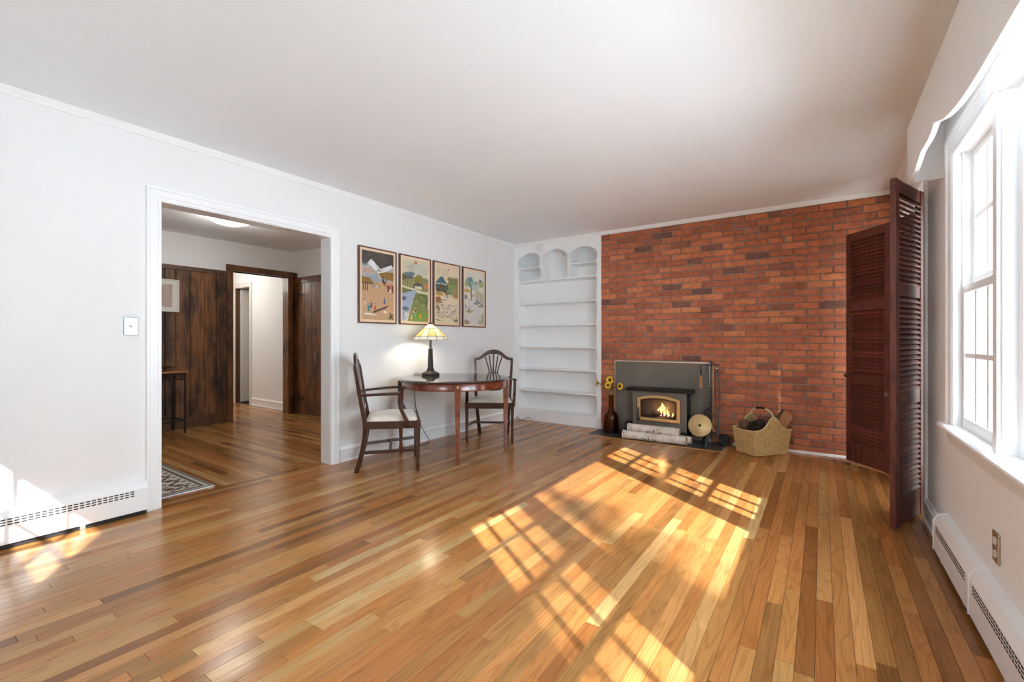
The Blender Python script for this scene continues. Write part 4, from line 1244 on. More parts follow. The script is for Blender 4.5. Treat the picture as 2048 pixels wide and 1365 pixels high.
fs = [tuple(range(n - 1, -1, -1)), tuple(range(n, 2 * n)), (0, 1, n + 1, n), (n - 1, 0, n, 2 * n - 1)]
MB().add([tuple(p) for p in lo + hi], fs).build('split_face', 'splitwood', fw)
vs = [tuple(p) for p in lo[1:] + hi[1:]]; k = n - 1
MB().add(vs, [(i, i + 1, i + 1 + k, i + k) for i in range(k - 1)]).build('bark', 'bark', fw, smooth=True)

# ------------------------------------------------------------------ louvred shutters
def shutter_leaf(name, label, p0, p1, thick, ztop, tilt, knobs, seed, hinge=False):
    """leaf from plan point p0 to p1; local x along the leaf, y through it"""
    W = math.hypot(p1[0] - p0[0], p1[1] - p0[1])
    t = thing(name, label, 'shutter', (p0[0], p0[1], .012), math.atan2(p1[1] - p0[1], p1[0] - p0[0]), 'louvred shutters at the garden door')
    rnd = random.Random(seed)
    H = ztop - .012; sw = .052
    tn = lambda: (rnd.uniform(.3, .65), rnd.random(), rnd.random(), 1.0)
    for x in (0, W - sw):
        B(x, x + sw, -thick / 2, thick / 2, 0, H).build('stile', 'shutter', t, local=True, bevel=.003, tone=tn())
    rails = [(0, .170), (.705, .790), (1.355, 1.425), (H - .075, H)]
    for a, b_ in rails:
        B(sw, W - sw, -thick / 2 + .004, thick / 2 - .004, a, b_).build('rail', 'shutter', t, local=True, bevel=.003, tone=tn())
    me = None
    meshes = []
    for k in range(5):
        m = MB()
        pf = [(-.021, -.0022), (-.019, -.0042), (.019, -.0042), (.021, 0), (.019, .0042), (-.019, .0042)]
        m.prism(pf, lambda a, b_, d: (d, a * math.cos(tilt) - b_ * math.sin(tilt), a * math.sin(tilt) + b_ * math.cos(tilt)), sw - .004, W - sw + .004)
        o = m.build('louvre_slat', 'shutter', t, local=True, tone=((.2, .35, .5, .65, .98)[k], .5, .5, 1))
        meshes.append(o)
    first = True
    spots = []
    for (a, b_), (c, d) in zip(rails[:-1], rails[1:]):
        n = int(round((c - b_) / .0312))
        spots += [b_ + (c - b_) * (i + .5) / n for i in range(n)]
    for i, z in enumerate(spots):
        k = min(4, int(rnd.random() ** 1.3 * 5))
        if i < 5: k = i
        if i < 5:
            o = meshes[i]
        else:
            o = meshes[k].copy(); COL.objects.link(o); o.parent = t
        o.location = (0, 0, z)
    for x, y, z in knobs:
        s_ = 1 if y > 0 else -1
        m = MB().lathe([(0, 0), (.008, 0), (.008, .012), (.016, .018), (.018, .026), (.013, .033), (0, .035)], 16)
        m.xform(Matrix.Translation((x, s_ * thick / 2, z)) @ Matrix.Rotation(-s_ * PI / 2, 4, 'X')); m.build('knob', 'frame', t, local=True, smooth=True)
    if hinge:
        for z in (.20, 1.0, 1.93):
            m = MB(); 
            for dz in (0, .035): m.lathe([(.0, 0), (.006, 0), (.006, .022), (0, .022)], 10, (W + .004, -thick / 2, z + dz))
            m.build('hinge', 'steel', t, local=True)
    return t
shutter_leaf('louvred_shutter', 'dark red louvred shutter leaf folded against the brick wall', (.197, 5.133), (.470, 4.765), .030, 2.072, math.radians(52), [(.026, -.02, .775)], 1)
shutter_leaf('louvred_shutter', 'dark red louvred shutter leaf behind, mostly hidden by the near leaf', (.476, 4.757), (.650, 4.36), .030, 2.072, math.radians(52), [], 2, hinge=True)
shutter_leaf('louvred_shutter', 'near louvred shutter leaf standing open into the room edge on', (.341, 3.393), (.520, 3.83), .030, 2.045, math.radians(50), [(.030, -.02, .765), (.030, .02, .77)], 3)
cu = thing('door_curtain', 'cream pleated curtain gathered above the garden door, with drapes added to block sun', 'curtain', (.66, 4.4, 2.0))
for ya, yb_ in ((3.735, 4.405), (4.425, 5.165)):
    m = MB(); n = 90; vs = []; fs = []
    for k in range(n + 1):
        y = ya + (yb_ - ya) * k / n; x = .90 + .016 * math.sin(k * .9) + .006 * math.sin(k * 2.3); vs += [(x, y, .03), (x, y, 2.11)]
    for k in range(n): fs.append((2 * k, 2 * k + 2, 2 * k + 3, 2 * k + 1))
    m.add(vs, fs).build('sun_block_drape', 'sheer', cu, smooth=True)  # drapes added to keep sun off the bricks, narrow slit left between
m = MB(); n = 160; vs = []; fs = []
for k in range(n + 1):
    y = 3.74 + 1.40 * k / n
    x = .665 + .018 * math.sin(k * .9) + .006 * math.sin(k * 2.3)
    vs += [(x, y, 1.98 - .02 * math.sin(k * .45)), (x * .4 + .6 * .665, y, 2.13)]
for k in range(n): fs.append((2 * k, 2 * k + 2, 2 * k + 3, 2 * k + 1))
o = m.add(vs, fs).build('fabric', 'curtain', cu, smooth=True); so = o.modifiers.new('t', 'SOLIDIFY'); so.thickness = .002

# ------------------------------------------------------------------ valance over the window
vl = thing('window_valance', 'white scalloped wooden valance box above the triple window', 'valance', (.46, 1.685, 2.1))
half = [(3.285, 1.968), (3.20, 1.968), (3.05, 1.972), (2.955, 1.990), (2.87, 2.006), (2.72, 2.000), (2.62, 2.008), (2.575, 2.022)]
arcp = curve2([(2.575, 2.022), (2.50, 2.000), (2.38, 1.965), (2.20, 1.933), (2.02, 1.918), (1.86, 1.914)], 5)
edge = curve2(half, 3) + arcp[1:]
mirror = [(3.37 - a, b_) for a, b_ in edge][::-1]
poly = edge + mirror + [(3.37 - 3.285, 2.272), (3.285, 2.272)]
MB().prism(poly, lambda a, b_, d: (d, a, b_), .391, .411).build('face_board', 'trim', vl)
MB().box(.411, XR, 3.265, 3.285, 1.968, 2.272).build('return_board', 'trim', vl)
MB().box(.411, XR, .085, .105, 1.968, 2.272).build('return_board', 'trim', vl)
MB().box(.411, XR, .105, 3.265, 2.254, 2.272).build('top_board', 'trim', vl)

# ------------------------------------------------------------------ baseboard heaters
def heater(name, label, fn, a0, a1, end=True):
    """fn(out, along, z): out = distance from the wall"""
    t = thing(name, label, 'heater', fn(0, (a0 + a1) / 2, 0), 0, 'white baseboard heaters')
    P = lambda a, b_, d: fn(a, d, b_)
    MB().prism([(0.001, .028), (.058, .028), (.058, .168), (.040, .205), (.004, .216), (.001, .216)], P, a0, a1).build('cover', 'heater', t)
    MB().prism([(0.001, .002), (.046, .002), (.046, .029), (.001, .029)], P, a0 + .01, a1 - .01).build('dark_toe_gap', 'dark', t)
    m = MB()
    ang = math.atan2(.037, -.018)
    n = int((abs(a1 - a0) - .10) / .0256)
    lo_, hi_ = min(a0, a1), max(a0, a1)
    for k in range(n):
        y = lo_ + .055 + k * .0256
        for r in range(3):
            zc = .131 + r * .0135
            m.prism([(y, zc - .0032), (y + .017, zc - .0032), (y + .0185, zc), (y + .017, zc + .0032), (y, zc + .0032), (y - .0015, zc)], lambda a, b_, d: fn(d, a, b_), .0570, .0588)
    o = m.build('vent_slots', 'dark', t); o['kind'] = 'stuff'
    if end:
        for a in (a0, a1):
            MB().prism([(0.001, .022), (.061, .022), (.061, .172), (.042, .209), (.004, .220), (.001, .220)], P, a - .0018, a + .0018).build('end_cap', 'heater', t)
    for a in (a0 + (a1 - a0) * .18, a0 + (a1 - a0) * .82):
        MB().prism([(0.020, .0015), (.050, .0015), (.050, .030), (.020, .030)], P, a - .012, a + .012).build('bracket', 'steel', t)
    return t
heater('baseboard_heater', 'long white baseboard heater under the light switch', lambda o_, a, z: (XL + o_, a, z), YB + .05, 1.036)
heater('baseboard_heater', 'white baseboard heater section next to the shutters', lambda o_, a, z: (XR - o_, a, z), 2.482, 3.152)
heater('baseboard_heater', 'white baseboard heater section under the outlet, nearest the viewer', lambda o_, a, z: (XR - o_, a, z), .30, 2.478)

# ------------------------------------------------------------------ switch and outlet
sw = thing('light_switch', 'chrome light switch plate beside the doorway', 'light switch', (XL, .963, 1.193))
MB().box(XL, XL + .006, .927, .999, 1.136, 1.250).build('plate', 'chrome', sw, bevel=.003)
MB().box(XL + .006, XL + .009, .955, .971, 1.178, 1.208).build('collar', 'chrome', sw, bevel=.001)
m = MB().prism([(.009, 0), (.020, .008), (.020, .014), (.009, .012)], lambda a, b_, d: (XL + a, d, 1.187 + b_), .959, .967); m.build('toggle', 'steel', sw)
for z in (1.163, 1.223):
    m = MB().lathe([(0, 0), (.003, 0), (.003, .0015), (0, .002)], 10); m.xform(Matrix.Translation((XL + .006, .963, z)) @ Matrix.Rotation(PI / 2, 4, 'Y')); m.build('screw', 'steel', sw)
ou = thing('wall_outlet', 'steel outlet plate with two white sockets above the heater', 'outlet', (XR, 2.383, .335))
MB().box(XR - .006, XR, 2.347, 2.419, .279, .392).build('plate', 'steel', ou, bevel=.003)
for z in (.312, .360):
    so = MB().prism([(.0135 * math.cos(q) * 1.15, max(-.0125, min(.0125, .017 * math.sin(q)))) for q in [2 * PI * k / 24 for k in range(24)]], lambda a, b_, d: (XR - d, 2.383 + a, z + b_), .004, .0085).build('socket', 'white_plastic', ou)
    for dy in (-.006, .006):
        MB().box(XR - .0088, XR - .008, 2.383 + dy - .001, 2.383 + dy + .001, z - .004, z + .005).build('slot', 'dark', so)

# ------------------------------------------------------------------ round table
TCX, TCY = -3.01, 3.35
tb = thing('round_table', 'round dark mahogany table with tapered legs under the pictures', 'table', (TCX, TCY, 0))
m = MB().lathe([(0, .716), (.530, .716), (.540, .720), (.545, .728), (.541, .736), (.534, .739), (0, .739)], 72, (TCX, TCY, 0)); m.build('table_top', 'tabletop', tb, smooth=True)
m = MB().lathe([(0, .7392), (.533, .7392), (.534, .7422), (.532, .7445), (0, .7445)], 72, (TCX, TCY, 0)); m.build('glass_top', 'glass', tb, smooth=True)
pr = [(.497, .650), (.515, .650), (.5165, .655), (.515, .662), (.515, .712), (.512, .716), (.497, .716), (.497, .650)]
m = MB(); n = 72; k = len(pr); vs = []
for r, z in pr:
    for j in range(n):
        a = 2 * PI * j / n; vs.append((TCX + r * math.cos(a), TCY + r * math.sin(a), z))
fs = [(i * n + j, i * n + (j + 1) % n, (i + 1) * n + (j + 1) % n, (i + 1) * n + j) for i in range(k - 1) for j in range(n)]
m.add(vs, fs).build('apron', 'redmahog', tb, smooth=True)
for sx in (-1, 1):
    for sy_ in (-1, 1):
        cx, cy = TCX + sx * .366, TCY + sy_ * .366
        if sx < 0 and sy_ > 0: cx, cy = TCX - .319, TCY + .407
        hw = lambda z: .027 if z > .60 else .013 + .012 * (z / .60)
        prof = [(0, .0125), (.03, .016), (.075, .019), (.085, .0145), (.60, .025), (.65, .028), (.716, .028)]
        m = MB(); vs = []
        an = math.radians(45) if sx * sy_ > 0 else math.radians(-45)
        for z, h in prof:
            for qx, qy in ((-1, -1), (1, -1), (1, 1), (-1, 1)):
                vs.append((cx + h * (qx * math.cos(an) - qy * math.sin(an)), cy + h * (qx * math.sin(an) + qy * math.cos(an)), z))
        fs = [(i * 4 + j, i * 4 + (j + 1) % 4, (i + 1) * 4 + (j + 1) % 4, (i + 1) * 4 + j) for i in range(len(prof) - 1) for j in range(4)] + [(3, 2, 1, 0), tuple((len(prof) - 1) * 4 + j for j in range(4))]
        m.add(vs, fs).build('leg', 'redmahog', tb, bevel=.002)
a = math.radians(-45)
m = MB().lathe([(0, 0), (.006, 0), (.006, .008), (.013, .014), (.014, .020), (.009, .026), (0, .028)], 16)
m.xform(Matrix.Translation((TCX + .534 * math.cos(a), TCY + .534 * math.sin(a), .690)) @ Matrix.Rotation(a, 4, 'Z') @ Matrix.Rotation(PI / 2, 4, 'Y')); m.build('knob', 'brass', tb, smooth=True)

# ------------------------------------------------------------------ shield back armchairs (built facing +y, then placed)
ch = thing('shield_back_armchair', 'armchair', 'chair', (0, 0, 0))
by = lambda z: -.205 - max(0, z - .40) * .155     # rake of the back
BK = lambda a, b_, d: (a, by(b_) + d, b_)
seat_poly = [(-.255, .235), (.255, .235), (.205, -.205), (-.205, -.205)]
# cushion
m = MB(); n = 14; vs = []; fs = []
for i in range(n + 1):
    v = i / n; y = -.200 + .428 * v; hwid = .200 + .052 * v
    for j in range(n + 1):
        u = j / n * 2 - 1
        e = min(1, (1 - abs(u)) * 7) * min(1, min(v, 1 - v) * 12 + .0)
        e = math.sin(PI / 2 * min(1, e))
        vs.append((u * hwid, y, .422 + .034 * e + .030 * (1 - u * u) * math.sin(PI * v) ** .7))
for i in range(n):
    for j in range(n):
        a = i * (n + 1) + j; fs.append((a, a + 1, a + n + 2, a + n + 1))
m.add(vs, fs)
m.add([(-.200, -.2, .41), (.200, -.2, .41), (.252, .228, .41), (-.252, .228, .41)], [(3, 2, 1, 0)])
m.build('seat', 'cream', ch, smooth=True, local=True)
rl = MB()
for (a, b_) in ((0, 1), (1, 2), (2, 3), (3, 0)):
    (x0, y0), (x1, y1) = seat_poly[a], seat_poly[b_]
    d = Vector((x1 - x0, y1 - y0, 0)); L = d.length
    rl.obox(Matrix.Translation(((x0 + x1) / 2, (y0 + y1) / 2, .398)) @ Matrix.Rotation(math.atan2(d.y, d.x), 4, 'Z'), L + .02, .024, .062)
rl.build('seat_rail', 'mahog', ch, local=True, bevel=.003)
for s_ in (-1, 1):
    # front leg: square taper ending in a spade foot
    cx, cy = s_ * .247, .226
    prof = [(0, .010), (.03, .0135), (.07, .0165), (.08, .0125), (.36, .0185), (.432, .0195)]
    m = MB(); vs = []
    for z, h in prof:
        for qx, qy in ((-1, -1), (1, -1), (1, 1), (-1, 1)): vs.append((cx + h * qx, cy + h * qy, z))
    fs = [(i * 4 + j, i * 4 + (j + 1) % 4, (i + 1) * 4 + (j + 1) % 4, (i + 1) * 4 + j) for i in range(len(prof) - 1) for j in range(4)] + [(3, 2, 1, 0), tuple((len(prof) - 1) * 4 + j for j in range(4))]
    m.add(vs, fs).build('leg', 'mahog', ch, local=True, bevel=.002)
    # rear leg sweeping up into the back post
    pts = smooth_path([(s_ * .165, -.275, .0), (s_ * .175, -.235, .14), (s_ * .188, -.207, .30), (s_ * .198, -.205, .42), (s_ * .206, by(.60), .60), (s_ * .215, by(.78), .78), (s_ * .221, by(.884), .884)], 4)
    m = MB().tube(pts, [.0285 - .0085 * (k / (len(pts) - 1)) for k in range(len(pts))], 4); m.build('leg', 'mahog', ch, local=True, bevel=.002)
    # arm and its curved support
    arm = smooth_path([(s_ * .208, by(.645) + .005, .648), (s_ * .235, -.14, .655), (s_ * .268, -.02, .662), (s_ * .270, .085, .664)], 5)
    m = MB().tube(arm, [.0155 + .005 * k / (len(arm) - 1) for k in range(len(arm))], 8, flat=.75)
    m.build('arm', 'mahog', ch, local=True, smooth=True)
    sup = smooth_path([(s_ * .269, .078, .662), (s_ * .268, .072, .61), (s_ * .266, .085, .54), (s_ * .262, .120, .46), (s_ * .258, .145, .40), (s_ * .257, .150, .375)], 4)
    m = MB().tube(sup, [.0175 + .009 * k / (len(sup) - 1) for k in range(len(sup))], 4); m.build('arm_support', 'mahog', ch, local=True, bevel=.002)
    m = MB().tube([(s_ * .178, -.228, .165), (s_ * .245, .222, .185)], .0175, 4); m.build('stretcher', 'mahog', ch, local=True, bevel=.001)
m = MB().tube([(-.212, .0, .176), (.212, .0, .176)], .016, 4); m.build('stretcher', 'mahog', ch, local=True, bevel=.001)
# crest rail: camel back
crest = curve2([(-.228, .884), (-.185, .886), (-.135, .912), (-.075, .955), (0, .972), (.075, .955), (.135, .912), (.185, .886), (.228, .884)], 5)
MB().strip(crest, BK, [.034 + .020 * math.exp(-(p[0] / .10) ** 2) for p in crest], -.012, .012).build('crest_rail', 'mahog', ch, local=True, bevel=.003)
low = curve2([(-.212, .668), (-.170, .655), (-.125, .600), (-.095, .545), (-.050, .530), (0, .528), (.050, .530), (.095, .545), (.125, .600), (.170, .655), (.212, .668)], 4)
MB().strip(low, BK, .032, -.011, .011).build('lower_rail', 'mahog', ch, local=True, bevel=.003)
for k, (xt, xw, xb) in enumerate(((-.098, -.052, -.088), (-.050, -.026, -.045), (0, 0, 0), (.050, .026, .045), (.098, .052, .088))):
    rib = curve2([(xt, .945 - abs(xt) * .35), (xt * .72 + xw * .28, .86), (xw * 1.05, .76), (xw, .70), (xb * .6 + xw * .4, .61), (xb, .535)], 5)
    MB().strip(rib, BK, 0.0155 if k != 2 else [.016 + .010 * math.exp(-((p[1] - .73) / .05) ** 2) for p in rib], -.007, .007).build('splat_rib', 'mahog', ch, local=True, bevel=.0015)
MB().strip([(-.060, .72), (.060, .72)], BK, .016, -.006, .006).build('splat_tie', 'mahog', ch, local=True, bevel=.002)
ch2 = copy_tree(ch)
ch.location = (-3.139, 2.657, 0); ch.rotation_euler = (0, 0, math.radians(49 - 90))
tag(ch, 'dark shield back armchair with cream seat nearer the doorway', 'chair', 'shield back armchairs at the round table')
ch2.location = (-3.086, 4.060, 0); ch2.rotation_euler = (0, 0, math.radians(-58 - 90))
tag(ch2, 'dark shield back armchair with cream seat in the corner by the bookcase', 'chair', 'shield back armchairs at the round table')

# ------------------------------------------------------------------ stained glass lamp
LX, LY, LZ = -3.335, 3.345, .7447
la = thing('stained_glass_lamp', 'table lamp with cream stained glass shade and dark bronze column', 'lamp', (LX, LY, LZ))
m = MB().lathe([(0, 0), (.098, 0), (.102, .005), (.102, .018), (.094, .026), (.070, .036), (.050, .045), (.044, .052), (.044, .058), (.036, .066)], 6, rot=.35); m.build('base', 'bronze', la, local=True, bevel=.002)
m = MB().lathe([(.034, .064), (.034, .072), (.030, .078), (.0235, .262), (.026, .266), (.026, .274), (0, .274)], 8, rot=.2); m.build('column', 'bronze', la, local=True, bevel=.002)
m = MB().lathe([(.012, .272), (.012, .43), (.006, .432), (.006, .535), (0, .535)], 12); m.build('stem', 'bronze', la, local=True, smooth=True)
m = MB().lathe([(0, .532), (.022, .532), (.024, .537), (.014, .544), (.006, .548), (.008, .556), (0, .560)], 12); m.build('finial', 'bronze', la, local=True, smooth=True)
ring_pts = [(.022, .532), (.078, .482), (.166, .402), (.174, .384), (.174, .368)]
def rp_(k, r, z, shrink=0.0):
    a = 2 * PI * k / 12 + .1
    return Vector((r * math.cos(a), r * math.sin(a), z))
rnd = random.Random(9)
for band in range(4):
    (r0, z0), (r1, z1) = ring_pts[band], ring_pts[band + 1]
    for k in range(12):
        q = [rp_(k, r0, z0), rp_(k + 1, r0, z0), rp_(k + 1, r1, z1), rp_(k, r1, z1)]
        mt = 'shade_white' if band >= 2 else (('shade_pale', 'shade_amber', 'shade_pale')[rnd.randrange(3)] if band == 1 else 'shade_pale')
        c = sum(q, Vector()) / 4
        inn_ = [p * 1.0 - Vector((p.x, p.y, 0)).normalized() * .0025 for p in q]
        MB().add([tuple(p) for p in q + inn_], [(0, 1, 2, 3), (7, 6, 5, 4), (0, 4, 5, 1), (1, 5, 6, 2), (2, 6, 7, 3), (3, 7, 4, 0)]).build('glass_pane', mt, la, local=True)
m = MB()
for k in range(12):
    m.tube([tuple(rp_(k, r, z)) for r, z in ring_pts], .0022, 5)
for r, z in ring_pts:
    m.tube([tuple(rp_(k, r, z)) for k in range(13)], .0022, 5)
m.build('leading', 'lead', la, local=True)
m = MB().lathe([(0, .405), (.012, .41), (.022, .43), (.020, .455), (.009, .470), (0, .472)], 14, (.03, 0, 0)); m.build('bulb', 'bulb', la, local=True, smooth=True)
bl = bpy.data.lights.new('lamp_light', 'POINT'); bl.energy = 4.0; bl.color = (1, .88, .72); bl.shadow_soft_size = .045
bo = bpy.data.objects.new('lamp_light', bl); bo.location = (-.012, 0, .442); COL.objects.link(bo); bo.parent = la
m = MB().tube(smooth_path([(LX - .09, LY - .03, .754), (LX - .17, LY - .02, .752), (-3.562, 3.33, .74), (-3.566, 3.335, .58), (-3.562, 3.375, .31), (-3.555, 3.46, .13), (-3.53, 3.52, .02), (-3.47, 3.40, .006), (-3.45, 3.26, .006), (-3.54, 3.18, .006), (-3.565, 3.16, .10), (-3.575, 3.15, .22)], 6), .0032, 6)
cdd = m.build('lamp_cord', 'black_plastic', None, smooth=True); tag(cdd, 'black lamp cord hanging behind the table to the floor', 'cord')
m = MB().tube(smooth_path([(-3.53, 5.22, .02), (-3.50, 5.21, .035), (-3.47, 5.20, .012), (-3.43, 5.19, .006), (-3.38, 5.20, .012), (-3.33, 5.21, .05), (-3.28, 5.215, .03), (-3.26, 5.22, .006)], 5), .003, 6)
tag(m.build('cable_coil', 'black_plastic', None, smooth=True), 'short grey cable coiled on the floor by the bookcase', 'cable')

# ------------------------------------------------------------------ four framed landscape prints
def lin(r, g, b_): return np.array(srgb(r, g, b_)[:3])
class Canvas:
    def __init__(s, w_, h_, col, seed):
        s.w, s.h = w_, h_
        s.rng = np.random.default_rng(seed)
        s.a = np.ones((h_, w_, 3)) * lin(*col)
        s.yy, s.xx = np.mgrid[0:h_, 0:w_]
        s.u = s.xx / (w_ - 1); s.v = s.yy / (h_ - 1)
    def put(s, mask, col, al=1.0):
        s.a[mask] = s.a[mask] * (1 - al) + lin(*col) * al
    def ell(s, cx, cy, rx, ry, col, al=1.0, rough=0.0):
        d = ((s.u - cx) / rx) ** 2 + ((s.v - cy) / ry) ** 2
        if rough: d = d + s.rng.normal(0, rough, d.shape)
        s.put(d < 1, col, al)
    def poly(s, pts, col, al=1.0):
        inside = np.zeros(s.u.shape, bool); n = len(pts)
        for i in range(n):
            x0, y0 = pts[i]; x1, y1 = pts[(i + 1) % n]
            c = ((y0 > s.v) != (y1 > s.v)) & (s.u < (x1 - x0) * (s.v - y0) / (y1 - y0 + 1e-9) + x0)
            inside ^= c
        s.put(inside, col, al)
    def line(s, x0, y0, x1, y1, col, wd=.012, al=1.0):
        ax = s.u - x0; ay = (s.v - y0) * 1.75; bx = x1 - x0; by_ = (y1 - y0) * 1.75
        t = np.clip((ax * bx + ay * by_) / (bx * bx + by_ * by_ + 1e-9), 0, 1)
        s.put(np.hypot(ax - t * bx, ay - t * by_) < wd / 2, col, al)
    def speck(s, box, cols, n, r=.02, al=.8):
        x0, x1, y0, y1 = box
        for _ in range(n):
            c = cols[s.rng.integers(len(cols))]
            s.ell(s.rng.uniform(x0, x1), s.rng.uniform(y0, y1), r * s.rng.uniform(.5, 1.3), r * .5 * s.rng.uniform(.5, 1.3), c, al)
    def text(s, x0, x1, y0, y1, ncol, col=(70, 62, 55)):
        for k in range(ncol):
            x = x0 + (x1 - x0) * k / max(1, ncol - 1)
            yb = y1 - s.rng.uniform(0, .2) * (y1 - y0)
            y = y0 + s.rng.uniform(0, .01)
            while y < yb:
                s.line(x - .006, y, x + .006, y + .004, col, .009, .55)
                s.line(x, y - .003, x + s.rng.uniform(-.006, .006), y + .008, col, .008, .55)
                y += .016
    def person(s, x, y, col, h=.07, hair=(25, 22, 25)):
        s.poly([(x - .012, y - h * .72), (x + .012, y - h * .72), (x + .034, y), (x - .034, y)], col)
        s.ell(x, y - h * .62, .026, h * .18, col)
        s.ell(x, y - h * .86, .014, .011, (222, 186, 160)); s.ell(x, y - h * .97, .014, .008, hair)
        s.line(x + .03, y, x + .09, y - .012, (120, 90, 66), .012, .4)
    def wash(s, amt=.05):
        for _ in range(150):
            x, y = s.rng.uniform(0, 1), s.rng.uniform(0, 1); k = s.rng.uniform(.88, 1.1); a_ = s.rng.uniform(0, 3.14); L = s.rng.uniform(.02, .07)
            ax = s.u - x; ay = (s.v - y) * 1.75
            p = ax * math.cos(a_) + ay * math.sin(a_); q = -ax * math.sin(a_) + ay * math.cos(a_)
            s.a[(np.abs(p) < L) & (np.abs(q) < .009)] *= k
        s.a *= 1 + s.rng.normal(0, amt, s.a.shape[:2])[..., None]
        return np.clip(s.a, 0, 1)
CWD, CHT = 84, 168
def print_winter():
    c = Canvas(CWD, CHT, (196, 158, 120), 1)
    c.poly([(0, 0), (1, 0), (1, .30), (0, .30)], (74, 67, 62))
    for k in range(40): c.line(c.rng.uniform(0, 1), c.rng.uniform(0, .22), c.rng.uniform(0, 1), c.rng.uniform(0, .28), (96, 88, 80), .02, .25)
    c.poly([(0, .18), (.12, .22), (.28, .12), (.36, .15), (.58, .25), (.74, .22), (.88, .17), (1, .20), (1, .42), (0, .42)], (176, 172, 170))
    c.poly([(.20, .20), (.28, .12), (.34, .15), (.50, .26), (.40, .28), (.30, .22)], (226, 226, 228)); c.poly([(.62, .26), (.76, .21), (.92, .165), (1, .2), (.9, .22), (.8, .26)], (222, 224, 228))
    for a, b_ in (((.28, .12), (.57, .25)), ((.57, .25), (.92, .165)), ((.28, .12), (.12, .22))): c.line(*a, *b_, (236, 236, 236), .022)
    for k in range(26):
        x = c.rng.uniform(0, .5); y = c.rng.uniform(.2, .4); c.line(x, y, x + .06, y + .03, (120, 118, 118), .012, .6)
    c.ell(.18, .29, .16, .04, (198, 150, 126), .8, .2); c.ell(.08, .2, .1, .02, (90, 110, 108), .8, .3)
    c.poly([(.05, .34), (.45, .36), (.62, .44), (.3, .44)], (150, 158, 168))
    c.poly([(.50, .30), (.72, .27), (1, .275), (1, .40), (.8, .39), (.6, .365)], (142, 110, 52)); c.line(.5, .30, .72, .268, (236, 232, 224), .03)
    c.poly([(0, .38), (.22, .39), (.36, .46), (.34, .475), (0, .475)], (138, 104, 46)); c.line(0, .478, .36, .476, (58, 40, 30), .02)
    for x in (.04, .10, .16): c.line(x, .48, x, .58, (78, 54, 40), .022)
    for k in range(4): c.line(.70, .47, .60 + .06 * k, .33 + .02 * k, (58, 44, 38), .018)
    c.line(.70, .48, .62, .40, (52, 40, 34), .03)
    c.poly([(.66, .47), (1, .45), (1, .56), (.8, .53)], (176, 120, 96)); c.poly([(.80, .48), (.86, .48), (.86, .58), (.80, .57)], (96, 40, 32)); c.poly([(.94, .48), (1, .48), (1, .58), (.94, .58)], (110, 44, 34))
    c.person(.45, .53, (214, 216, 220), .06); c.person(.25, .53, (206, 160, 130), .05); c.person(.88, .58, (232, 226, 214), .07); c.ell(.4, .50, .2, .045, (150, 140, 116), .35)
    c.person(.70, .75, (70, 84, 150), .09); c.person(.09, .80, (226, 180, 168), .09); c.person(.20, .88, (46, 130, 140), .12); c.person(.28, .83, (52, 66, 120), .10); c.person(.40, .86, (206, 84, 62), .10)
    c.person(.82, .90, (228, 160, 128), .12); c.line(.36, .89, .78, .80, (74, 58, 44), .05); c.ell(.2, .92, .14, .012, (232, 226, 216)); c.ell(.36, .93, .1, .010, (220, 214, 206)); c.ell(.72, .88, .06, .014, (240, 232, 222))
    c.speck((.86, 1, .9, .99), [(60, 66, 50), (86, 92, 66)], 16, .03)
    return c.wash()
